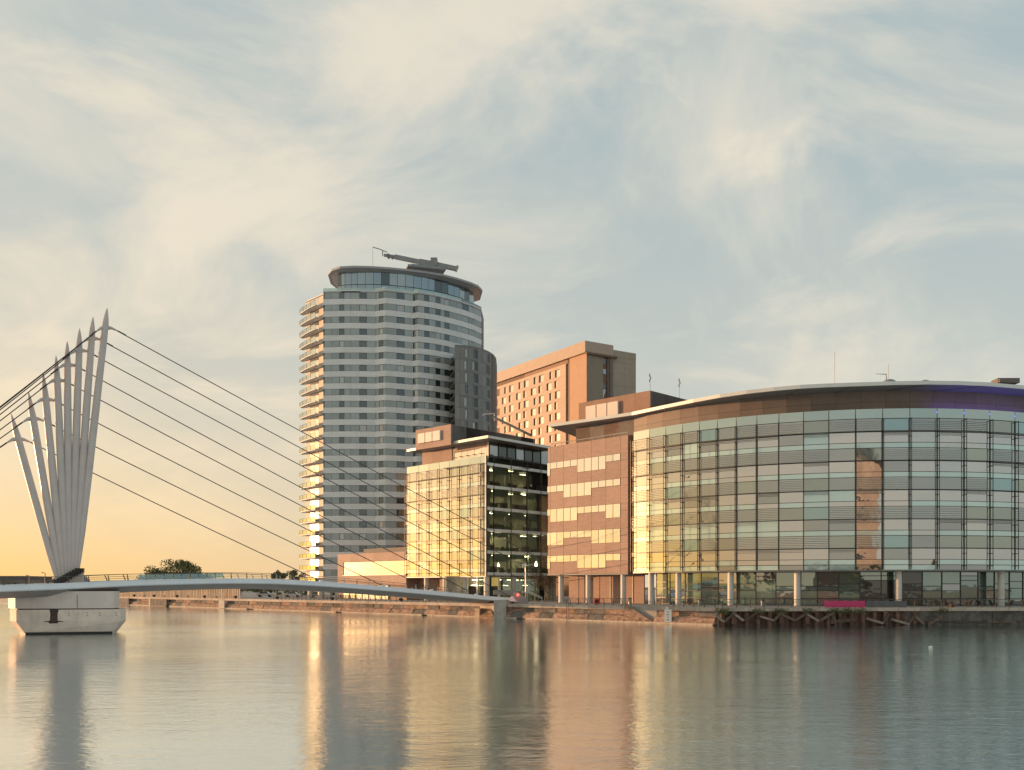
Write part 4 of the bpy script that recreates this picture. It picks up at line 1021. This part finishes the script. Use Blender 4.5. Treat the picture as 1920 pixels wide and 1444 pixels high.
    # concrete pier under the masts
    p = thing('bridge_pier', 'tapered concrete river pier with a dark rust stain carrying the footbridge', 'pier', (-48, 99, 0))
    def outl(u0, u1, Dl, Dr, ch):
        return [xy(u0, Dl + 3.0), xy(u0 + ch, Dl), xy(u1 - ch * .8, Dr), xy(u1, Dr + 1.6), xy(u1 - 1, Dr + 6), xy(u1 - 30, Dr + 10), xy(u0 + 50, Dl + 11), xy(u0 + 4, Dl + 8)]
    def sec(ol, z): return [(q.x, q.y, z) for q in ol]
    A = outl(18.5, 236, 97.2, 99.5, 12)
    mb = MB().loft([sec(A, zv(1166, 97.5)), sec(A, zv(1143.5, 97.5))]); mb.build('drum', 'concrete', p)
    Bq = outl(37, 219, 97.6, 99.9, 10); MB().loft([sec(Bq, -.6), sec(Bq, .1), sec(A, zv(1166, 97.5) - .005)]).build('taper', 'concrete', p)
    Cq = outl(37.6, 218.4, 97.5, 99.8, 10); MB().loft([sec(Cq, -.55), sec(Cq, .22)]).build('tide_band', 'black', p)
    U = outl(15.5, 224, 97.4, 99.6, 13); MB().loft([sec(U, zv(1141.5, 97.5)), sec(U, 4.6)]).build('turntable', 'pier_top', p)
    Jn = outl(19.5, 222, 97.6, 99.8, 13); MB().loft([sec(Jn, zv(1143.4, 97.5)), sec(Jn, zv(1141.6, 97.5))]).build('joint', 'black', p)
    f = Fac(A[1], A[2]); zc_, zd = zv(1166, 97.5), zv(1143.5, 97.5)
    a = f.su(101); mb = MB(); sh = [(-.42, zd), (.48, zd), (.36, zd - .5), (.38, zc_ + .1), (.95, zc_ + .02), (.95, zc_ - .02), (.3, zc_ - .05), (-.3, zc_ - .05), (-1.0, zc_ - .02), (-1.0, zc_ + .02), (-.4, zc_ + .1), (-.34, zd - .5)]
    n = len(sh); mb.add([f.pt(a + x, .015, z) for x, z in sh] + [f.pt(a + x, -.05, z) for x, z in sh], [list(range(n))] + [(i, (i + 1) % n, n + (i + 1) % n, n + i) for i in range(n)]); mb.build('rust_stain', 'pier_stain', p)
    g = Fac(Bq[1], Bq[2]); sl2 = []
    for q, w0, w1 in ((0, -.55, .42), (.3, -.3, .34), (.7, -.16, .3), (1, -.05, .2)):
        z = zc_ * (1 - q) + .3 * q - (.05 if q == 0 else 0); fq = q * .93
        pa = f.pt(a + w0, .0, z) * (1 - fq) + g.pt(g.su(101) + w0, .0, z) * fq; pb = f.pt(a + w1, .0, z) * (1 - fq) + g.pt(g.su(101) + w1, .0, z) * fq
        nn = Vector((f.n.x, f.n.y, -.4)).normalized() * .02; sl2.append([Vector((pa.x, pa.y, z)) + nn, Vector((pb.x, pb.y, z)) + nn, Vector((pb.x, pb.y, z)) - nn * 2, Vector((pa.x, pa.y, z)) - nn * 2])
    MB().loft(sl2).build('rust_stain', 'pier_stain', p)
    s = f.su(143); f.piece('panel_joint', 'frame_grey', p, f.su(144) - .02, f.su(144) + .02, zv(1141, 97.5), 4.2, -.19, .05)
    for u in (129, 164, 187, 218):
        for z in (zv(1150, 97.5), zv(1155, 97.5)): sx = f.su(u); f.piece('form_tie', 'frame_grey', p, sx - .08, sx + .08, z - .04, z + .04, .0, .03)
    # landing abutment
    ab = thing('bridge_abutment', 'pale concrete abutment where the footbridge meets the quay', 'abutment', (-2, 149, 0))
    P0 = xy(893, 149.5); P1 = xy(927, 146.0); P2 = xy(949, 147.5); P3 = xy(965, 152)
    MB().prism([tuple(xy(900, 150.6)), tuple(P1 + Vector((0, 1.2))), tuple(P2), tuple(P3), tuple(xy(945, 157)), tuple(xy(905, 157))], -.5, 2.6).build('body', 'concrete_grey', ab)
    MB().prism([tuple(P1 + Vector((-.1, 0))), tuple(P2 + Vector((0, -.2))), tuple(P3 + Vector((-.2, 0))), tuple(P1 + Vector((.3, 3)))], -.5, zv(1125, 147)).build('cheek', 'concrete_grey', ab)
    MB().prism([tuple(xy(876, 150.2)), tuple(xy(927, 146.2)), tuple(xy(927, 147.2)), tuple(xy(876, 151.4))], zv(1134, 148), zv(1130.5, 148)).build('ledge', 'coping', ab)
    mb = MB(); a0, a1 = xy(890, 149.3), xy(899, 148.6); mb.prism([tuple(a0), tuple(a1), tuple(a1 + Vector((.5, 1.5))), tuple(a0 + Vector((.5, 1.5)))], -.5, zv(1141, 148.5)); mb.build('buttress', 'coping', ab)
    c0, c1 = xy(900, 148.3), xy(926, 146.3)
    MB().loft([[(c0.x, c0.y, -.5), (c1.x, c1.y, -.5), (c1.x, c1.y, .25), (c0.x, c0.y, .25)], [(c0.x - .2, c0.y + 1.8, -.5), (c1.x - .6, c1.y + 1.8, -.5), (c1.x - .6, c1.y + 1.8, 1.55), (c0.x - .2, c0.y + 1.8, 1.55)]]).build('sloped_apron', 'stone_wall', ab)
    q0, q1 = xy(962, 150.5), xy(990, 150.5)
    MB().loft([[(q0.x, q0.y, ZQ), (q0.x, q0.y + .3, ZQ), (q0.x, q0.y + .3, zv(1108, 150.5)), (q0.x, q0.y, zv(1108, 150.5))], [(q1.x, q1.y, ZQ), (q1.x, q1.y + .3, ZQ), (q1.x, q1.y + .3, zv(1122, 150.5)), (q1.x, q1.y, zv(1122, 150.5))]]).build('wing_wall', 'bridge_under', ab)
    piece('landing_parapet', 'bridge_under', ab, at(944, 1111, 153), (3.4, .25, .75), .15)
    w = at(971, 1115.5, 150.2); MB().tube([w + Vector((0, .25, 0)), w + Vector((0, -.15, 0))], .2, 10).build('signal_lamp', 'red_lit', ab)
bridge()

# ------------------------------------------------------------------ trees
def leaves(mb, c, r, n, size, rnd):
    for _ in range(n):
        while True:
            p = Vector((rnd.uniform(-1, 1), rnd.uniform(-1, 1), rnd.uniform(-1, 1)))
            if .25 < p.length < 1: break
        p = Vector((c[0] + p.x * r[0], c[1] + p.y * r[1], c[2] + p.z * r[2])); d = Vector((rnd.gauss(0, 1), rnd.gauss(0, 1), rnd.gauss(0, 1))).normalized() * size * rnd.uniform(.6, 1.3)
        e = d.cross(Vector((rnd.gauss(0, 1), rnd.gauss(0, 1), rnd.gauss(0, 1)))).normalized() * size * .7
        mb.add([p - d * .5, p + e * .5, p + d * .5, p - e * .5], [(0, 1, 2, 3)])
def tree(name, label, base, h, rad, clumps=26, n=90, size=.55, m='leaf', seed=1, group=None, low=.3):
    rnd = random.Random(seed); t = thing(name, label, 'tree', base, group); b = Vector(base)
    tr = MB().tube([b - Vector((0, 0, .1)), b + Vector((0, 0, h * .25)), b + Vector((rnd.uniform(-.3, .3), 0, h * .5)), b + Vector((0, 0, h * .8))], [h * .03, h * .024, h * .016, h * .006], 8)
    cr = MB()
    for i in range(clumps):
        a = rnd.uniform(0, 6.283); q = math.sqrt(rnd.random()); zz = rnd.random(); lim = math.sqrt(max(.08, 1 - (zz * 1.0) ** 2.2))
        c = b + Vector((math.cos(a) * q * rad[0] * lim, math.sin(a) * q * rad[1] * lim, h * low + zz * h * (1 - low) * .88))
        s = rnd.uniform(.16, .30); leaves(cr, c, (rad[0] * s, rad[1] * s, h * .10 + rad[0] * .04), n, size, rnd)
        if i % 3 == 0: tr.tube([b + Vector((0, 0, h * rnd.uniform(.2, .45))), b * .35 + c * .65 + Vector((0, 0, -h * .03)), c], [h * .014, h * .008, h * .003], 5)
    tr.build('trunk', 'bark', t, True); cr.build('crown', m, t); return t
def put(u, D): return (xy(u, D).x, D, ZQ)
tree('broad_tree', 'broad rounded green tree rising behind the footbridge railing', put(331, 300), 11.4, (11.8, 8), 64, 120, .6, seed=4, low=.2)
tree('bank_tree', 'dark tree beside the foot of the apartment tower, left of its balconies', put(553, 300), 8.2, (4.8, 4), 26, 110, .5, seed=5)
tree('bank_tree', 'dark rounded tree above the bridge crest, second left of the tower', put(520, 320), 8.4, (4.2, 4), 22, 110, .5, seed=6)
for i, (u, D, h, w) in enumerate(((452, 300, 4.3, 4), (482, 285, 4.0, 4), (508, 275, 3.6, 3.2), (556, 262, 4.2, 3.6), (620, 250, 4.2, 3), (405, 310, 4.3, 4.5))):
    tree('shrub', ['low shrub under the bridge crest beside the yellow skip', 'low shrub second right of the yellow skip under the bridge', 'low shrub in the middle gap under the bridge deck', 'low dark shrub left of the tower columns under the deck', 'dark shrub between the tower columns behind the railing', 'dark shrub behind the right end of the board fence'][i], put(u, D), h, (w, w * .8), 14, 80, .42, seed=20 + i, low=.1)
far = MB(); rf = random.Random(8)
for i in range(150):
    u = -260 + i * 6.4 + rf.uniform(-3, 3); D = rf.uniform(420, 640); p = put(u, D); h = rf.uniform(3, 6.5) * (1.15 if u < 60 else .9)
    leaves(far, (p[0], D, ZQ + h * .5), (rf.uniform(3, 6), 3, h * .55), 80, 1.2, rf)
fo = far.build('far_trees', 'leaf', kind='stuff'); tag(fo, 'low dark line of far trees on the horizon left of the tower', 'trees')
FB = [(8, 480, 18, 7.4), (33, 470, 14, 8.2), (67, 450, 9, 7.8), (118, 520, 22, 6.8), (-60, 500, 20, 8.5), (-110, 480, 16, 7)]
for i, (u, D, w, h) in enumerate(FB):
    p = put(u, D); t = thing('far_building', ['pale low far building at the left picture edge', 'far block right of the left edge with two pale bays', 'small far building left of the masts', 'long low far building behind the mast feet', 'far low building beyond the left edge', 'farthest left low building across the water'][i], 'building', p, 'far buildings on the horizon')
    piece('wall', 'far_wall', t, (p[0], D, ZQ + h * .42), (w, 12, h * .84)); piece('roof', 'far_roof', t, (p[0], D, ZQ + h * .92), (w + .8, 12.8, h * .16))
    for k in range(4): piece('window', 'glass_tower', t, (p[0] - w * .36 + k * w * .24, D - 6.05, ZQ + h * .5), (w * .12, .1, h * .25))
for i, (u, v) in enumerate(((84.5, 1075), (55, 1080))):
    p = put(u, 330); l = thing('far_lamp', ['tall far lamp post left of the masts', 'shorter far lamp post at far left of the masts'][i], 'lamp post', p); z = zv(v, 330)
    MB().tube([p, (p[0], p[1], z)], [.22, .14], 6).build('pole', 'rail', l); MB().tube([(p[0], p[1], z), (p[0] - 1.3, p[1], z + .3)], .13, 5).build('arm', 'rail', l)

# board fence on the quay, far left
def fence():
    a = online(232, QC, QD); b = online(438, QC, QD); t = thing('board_fence', 'weathered vertical board fence on the quay behind the bridge pier', 'fence', (qp(a)[0], qp(a)[1], ZQ))
    s = b; rz = math.atan2(-QD.y, -QD.x)
    while s < a + 14:
        w = qp(s, -1.5); h = 2.4 + jit(.06)
        piece('board', 'fence_board', t, (w.x, w.y, ZQ + h / 2), (.62, .06, h), rz); s += .86
    for z in (.5, 1.9):
        m = qp((a + 14 + b) / 2, -1.58); piece('fence_rail', 'timber', t, (m.x, m.y, ZQ + z), (a + 14 - b, .08, .12), rz)
fence()
sk = thing('yellow_skip', 'bright yellow container behind the fence end under the bridge', 'container', put(430, 245))
p = Vector(put(430, 245)); MB().loft([[(p.x - 1.35, p.y - 1, ZQ), (p.x + 1.35, p.y - 1, ZQ), (p.x + 1.35, p.y + 1, ZQ), (p.x - 1.35, p.y + 1, ZQ)], [(p.x - 1.35, p.y - 1, 5.0), (p.x + 1.35, p.y - 1, 5.0), (p.x + 1.35, p.y + 1, 5.0), (p.x - 1.35, p.y + 1, 5.0)]]).build('body', 'concrete_grey', sk)
mat('yellow', (.8, .5, .04), .45, var=.05); MB().box((p.x, p.y, 4.55), (2.9, 2.15, .95)).build('cover', 'yellow', sk)
piece('rib', 'frame_dark', sk, (p.x - 1.3, p.y - 1.02, 3.6), (.12, .1, 2.6))
# parked cars seen under the deck
def car(u, D, label, seed):
    c = thing('parked_car', label, 'car', put(u, D), 'cars parked by the tower'); p = Vector(put(u, D)); 
    prof = [(-2.1, .35), (-2.1, .8), (-1.5, .95), (-.9, 1.42), (.7, 1.45), (1.3, .98), (2.05, .85), (2.1, .35)]
    secs = [[p + Vector((x, y, z)) for x, z in prof] for y in (-.8, .8)]
    MB().loft(secs).build('body', 'car_paint', c)
    gl = [(-1.35, .98), (-.88, 1.36), (.64, 1.39), (1.12, 1.0)]; MB().loft([[p + Vector((x, y, z)) for x, z in gl] for y in (-.83, .83)]).build('window', 'glass_tower', c)
    for x in (-1.3, 1.3):
        for y in (-.82, .82): MB().tube([p + Vector((x, y - .1, .33)), p + Vector((x, y + .1, .33))], .33, 12).build('wheel', 'black', c)
car(595, 236, 'pale parked car between the tower columns under the bridge deck', 1); car(549, 240, 'parked car left of the tower columns under the bridge deck', 2); car(497, 246, 'parked car farthest left in the gap under the bridge', 3)

# bare plaza trees
for i, (u, D, h) in enumerate(((1003, 170, 5.4), (1010, 174, 6.2), (1021, 168, 5.2), (1029, 173, 6.4), (1036, 170, 5.8))):
    t = thing('bare_tree', ['slim bare tree nearest the lamp post in the plaza', 'second slim bare tree right of the lamp post', 'short bare tree in the middle of the plaza group', 'bare tree with dry leaves left of the first box column', 'bare tree partly behind the first column of the terracotta box'][i], 'tree', put(u, D), 'bare trees in the plaza')
    b = Vector(put(u, D)); rnd = random.Random(40 + i); tr = MB().tube([b, b + Vector((.1, 0, h * .5)), b + Vector((0, 0, h * .92))], [.10, .07, .02], 6); cr = MB()
    for k in range(16):
        z = h * rnd.uniform(.3, .85); e = Vector((jit(1.0), jit(.8), rnd.uniform(.6, 1.4))); tr.tube([b + Vector((.05, 0, z)), b + Vector((.05, 0, z)) + e * .6, b + Vector((0, 0, z)) + e * Vector((1, 1, 1.2)).length * .6], [.035, .02, .008], 4)
        leaves(cr, b + Vector((0, 0, z)) + e * .8, (.7, .6, .8), 34, .16, rnd)
    tr.build('trunk', 'bark_pale', t); cr.build('crown', 'leaf_dry', t)

# ------------------------------------------------------------------ small things on the quay
def lamp():
    D = 151; p = Vector((xy(985.5, D).x, D, ZQ)); l = thing('lamp_post', 'pale lamp post with winged luminaires beside the bridge landing', 'lamp post', p); z = zv(1060, D)
    MB().tube([p, p + Vector((0, 0, 1.2)), (p.x, p.y, z)], [.14, .10, .08], 10).build('pole', 'rail_pale', l)
    for s, L in ((-1, 1.15), (1, 1.35)):
        a = Vector((p.x, p.y, z)); MB().loft([[a + Vector((s * .05, -.16, -.10)), a + Vector((s * .05, .16, -.10)), a + Vector((s * .05, .16, .06)), a + Vector((s * .05, -.16, .06))], [a + Vector((s * L, -.05, .16)), a + Vector((s * L, .05, .16)), a + Vector((s * L, .05, .19)), a + Vector((s * L, -.05, .19))]]).build('wing', 'white_metal', l)
    a = Vector((p.x, p.y, z)); MB().tube([a + Vector((0, 0, -.1)), a + Vector((0, 0, .3))], [.2, .12], 10).build('head', 'white_metal', l); MB().tube([a + Vector((-.45, 0, -.35)), a + Vector((-.45, 0, -.1))], [.12, .06], 8).build('spotlight', 'white_metal', l)
    b = Vector((p.x, p.y, zv(1075, D))); MB().loft([[b + Vector((-.35, -.08, .05)), b + Vector((-.35, .08, .05)), b + Vector((-.35, .08, .1)), b + Vector((-.35, -.08, .1))], [b + Vector((0, -.12, -.12)), b + Vector((0, .12, -.12)), b + Vector((0, .12, .05)), b + Vector((0, -.12, .05))], [b + Vector((.35, -.08, .05)), b + Vector((.35, .08, .05)), b + Vector((.35, .08, .1)), b + Vector((.35, -.08, .1))]]).build('collar', 'white_metal', l)
lamp()
# hand rail ramp by the lamp
hr = thing('ramp_handrail', 'pale sloping handrail beside the lamp post on the bridge ramp', 'handrail', put(985, 153)); 
for dz in (0, .22):
    MB().tube([at(978, 1112, 153) + Vector((0, 0, dz)), at(989, 1110.5, 153) + Vector((0, 0, dz)), at(1017, 1123, 153) + Vector((0, 0, dz))], .05, 6).build('rail', 'white_metal', hr)
for u, v in ((989, 1110.5), (1003, 1117), (1016, 1123)):
    q = at(u, v, 153); MB().tube([q, (q.x, q.y, ZQ)], .045, 6).build('post', 'rail_pale', hr)
# life buoy on its post
p = QC + QD * online(1118, QC, QD) + QN * -.1; lb = thing('life_buoy', 'round red life buoy on the quay railing below the terracotta box', 'life buoy', (p.x, p.y, ZQ))
q = Vector((p.x, p.y - .3, ZQ + .62)); ring = [q + Vector((math.cos(a) * .36, .1 * math.cos(a), math.sin(a) * .36)) for a in [2 * math.pi * i / 20 for i in range(21)]]
MB().tube(ring, .115, 8, cap=False).build('ring', 'red', lb, True); MB().tube([(p.x, p.y - .15, ZQ), (p.x, p.y - .15, ZQ + 1.0)], .05, 6).build('post', 'rail', lb); MB().box(q + Vector((0, .12, 0)), (.8, .05, .8)).build('backboard', 'black', lb)
# tide board
p = QC + QD * online(1263.5, QC, QD) + QN * 1.35; tb = thing('tide_board', 'white tide gauge board on the quay wall right of the stairs', 'sign', (p.x, p.y, .3)); zz = 1.1
piece('board', 'white_metal', tb, (p.x, p.y, 1.15), (.95, .1, 1.75), -.35); piece('stand_off', 'frame_dark', tb, (p.x + .15, p.y + .35, 1.2), (.2, .6, 1.4), -.35)
for i in range(4): piece('mark', 'red' if i % 2 else 'frame_dark', tb, (p.x - .05, p.y - .07, .6 + i * .35), (.3, .02, .09), -.35)
MB().tube([(p.x - .1, p.y, 2.0), (p.x - .1, p.y, 2.35)], .12, 8).build('lamp', 'white_metal', tb)
# banners on the railing
def banner(name, label, u0, u1, m, v0, v1):
    f = FR; a0, a1 = f.su(u0), f.su(u1); n = 40; secs = []; D = f.pt(a0, .0, 0).y
    z0, z1 = ZQ + .06, ZQ + .92
    for i in range(n + 1):
        a = a0 + (a1 - a0) * i / n; w = .03 * math.sin(i * .9) + .02 * math.sin(i * 2.1); top = z1 + .03 * math.sin(i * .7) + (.05 if i % 10 == 0 else 0)
        secs.append([f.pt(a, .02 + w, z0), f.pt(a, .05 + w * .6, (z0 + z1) / 2), f.pt(a, .1 + w * .3, top), f.pt(a, .08 + w * .3, top), f.pt(a, .03 + w * .6, (z0 + z1) / 2), f.pt(a, .0 + w, z0)])
    b = MB().loft(secs).build(name, m, None, True); return tag(b, label, 'banner')
banner('pink_banner', 'bright pink cloth banner tied to the railing above the piles', 1546, 1622, 'pink_cloth', 1130, 1141)
banner('grey_banner', 'dark grey cloth screen tied to the railing right of the pink banner', 1624, 1700, 'grey_cloth', 1130, 1141)
# terrace chairs
def chair(u, D, rz, label):
    p = Vector((xy(u, D).x, D, ZQ)); c = thing('terrace_chair', label, 'chair', p, 'dark lounge chairs on the terrace'); M = Matrix.Rotation(rz, 3, 'Z'); P = lambda x, y, z: p + M @ Vector((x, y, z))
    MB().box(P(0, 0, .40), (.72, .66, .16), rz).build('seat', 'black', c)
    MB().loft([[P(-.34, -.34, .45), P(-.34, .34, .45), P(-.22, .34, .45), P(-.22, -.34, .45)], [P(-.52, -.34, .95), P(-.52, .34, .95), P(-.42, .34, .95), P(-.42, -.34, .95)]]).build('backrest', 'black', c)
    for s in (-1, 1):
        MB().box(P(.02, s * .36, .58), (.66, .08, .08), rz).build('arm', 'black', c)
        for x in (-.3, .3): MB().tube([P(x, s * .3, 0), P(x, s * .3, .36)], .025, 5).build('leg', 'black', c)
for i, (u, rz) in enumerate(((1757, 0), (1777, .1), (1815, 3.0), (1839, .2), (1862, 0), (1892, 3.1))):
    chair(u, 125.6, rz, ['leftmost dark terrace chair in front of the glass shopfront', 'second dark terrace chair from the left, by the planter', 'third dark terrace chair, turned to the left', 'fourth dark terrace chair from the left', 'dark terrace chair just left of the right hand column', 'dark terrace chair just right of the right hand column'][i])
p = Vector((xy(1785.5, 123.9).x, 123.9, ZQ)); pl = thing('planter', 'brown round planter bowl between the terrace chairs', 'planter', p)
MB().tube([p, p + Vector((0, 0, .25)), p + Vector((0, 0, .5))], [.2, .36, .42], 14).build('bowl', 'rust', pl, True); MB().tube([p + Vector((0, 0, .49)), p + Vector((0, 0, .56))], [.38, .3], 12).build('soil', 'black', pl)
# bicycle racks / bins behind the railing below the box
for i, u in enumerate((1063, 1071, 1083)):
    p = Vector((xy(u, 149).x, 149, ZQ)); b = thing('bike_stand', ['leftmost hoop bicycle stand under the terracotta box', 'middle hoop bicycle stand under the terracotta box', 'rightmost hoop bicycle stand under the terracotta box'][i], 'bicycle stand', p, 'bicycle stands')
    MB().tube([p + Vector((-.35, 0, 0)), p + Vector((-.35, 0, .7)), p + Vector((0, 0, .85)), p + Vector((.35, 0, .7)), p + Vector((.35, 0, 0))], .04, 6).build('hoop', 'rail_pale', b)
    MB().box(p + Vector((0, 0, .02)), (.9, .15, .04)).build('foot', 'rail', b)
p = Vector((76 * (1745 - 960) / 1720, 76, 0)); bu = thing('float_buoy', 'small white float on the water at right', 'buoy', p)
MB().loft([[p + Vector((r * math.cos(a), r * math.sin(a), z)) for a in [2 * math.pi * j / 12 for j in range(12)]] for r, z in ((.05, -.12), (.14, -.04), (.17, .05), (.13, .15), (.05, .2))]).build('float', 'white_metal', bu, True)
MB().tube([p + Vector((0, 0, .19)), p + Vector((0, 0, .28))], .03, 6).build('eye', 'frame_dark', bu)

# ------------------------------------------------------------------ the near bank that the glass mirrors
def near_bank():
    o = thing('clad_tower', 'tall metal clad tower with slanted top mirrored in the curved glass', 'building', (64, -80, 3.45))
    w = 5.6; q = [(64 - w, -80 - w), (64 + w, -80 - w), (64 + w, -80 + w), (64 - w, -80 + w)]
    MB().loft([[(x, y, 3.4) for x, y in q], [(x, y, 48 - (x - 64) * 1.1) for x, y in q]]).build('shaft', 'museum_clad', o)
    MB().loft([[(x, y, 48.02 - (x - 64) * 1.1) for x, y in q], [(x * 1 + .0, y, 53 - (x - 64) * .4) for x, y in q]]).build('cap', 'museum_dark', o)
    for i in range(5): piece('slot_window', 'glass_tower', o, (64, -80 + w + .03, 10 + i * 7), (5, .1, .8))
    h = thing('dark_hall', 'long dark clad hall mirrored low in the curved glass', 'building', (20, -95, 3.45))
    MB().loft([[(x, y, 3.4) for x, y in ((-40, -110), (52, -110), (52, -86), (-40, -86))], [(x, y, 13 + 4 * math.sin((x + 40) / 30)) for x, y in ((-40, -110), (52, -110), (52, -86), (-40, -86))]]).build('hall', 'museum_dark', h)
    for i in range(7): piece('hall_window', 'glass_tower', h, (-34 + i * 13, -85.95, 6.5), (5, .1, 2.2))
    for i in range(9):
        x = -150 + i * 36 + (i % 3) * 7
        if abs(x) < 12: continue
        tree('near_tree', 'tree number %s from the left on the near bank mirrored in the shopfront glass' % ['one', 'two', 'three', 'four', 'five', 'six', 'seven', 'eight', 'nine'][i], (x, -30 - (i * 13) % 22, 3.45), 9 + (i % 3) * 1.5, (4.5, 4.5), 22, 70, .7, seed=60 + i, group='trees on the near bank')
near_bank()
# ------------------------------------------------------------------ more quay furniture
def ladder(u, label):
    s_ = online(u, QC, QD); o = QC + QD * s_ + QN * 1.3; t = thing('quay_ladder', label, 'ladder', (o.x, o.y, 0)); d = Vector((-QD.x, -QD.y, 0))
    for k in (-.25, .25): MB().tube([Vector((o.x, o.y, .1)) + d * k, Vector((o.x, o.y, ZQ + .5)) + d * k], .035, 6).build('stile', 'rail', t)
    for i in range(7): MB().tube([Vector((o.x, o.y, .35 + i * .32)) - d * .25, Vector((o.x, o.y, .35 + i * .32)) + d * .25], .025, 5).build('rung', 'rail', t)
ladder(700, 'steel ladder on the quay wall below the golden window strip'); ladder(1075, 'steel ladder on the quay wall left of the red life buoy')
for i, (u, D) in enumerate(((1181, 146), (1312, 131), (1430, 125.5))):
    p = Vector((xy(u, D).x, D, ZQ)); b = thing('litter_bin', ['pale round bin beside the column at the corner of the terracotta box', 'grey round bin in front of the first glass shopfront bays', 'grey round bin behind the railing above the first broken timbers'][i], 'bin', p, 'litter bins')
    MB().tube([p, p + Vector((0, 0, .85))], [.26, .28], 12).build('body', 'rail_pale' if i == 0 else 'crane_metal', b, True); MB().tube([p + Vector((0, 0, .86)), p + Vector((0, 0, .95)), p + Vector((0, 0, 1.02))], [.3, .3, .12], 12).build('lid', 'black', b, True)
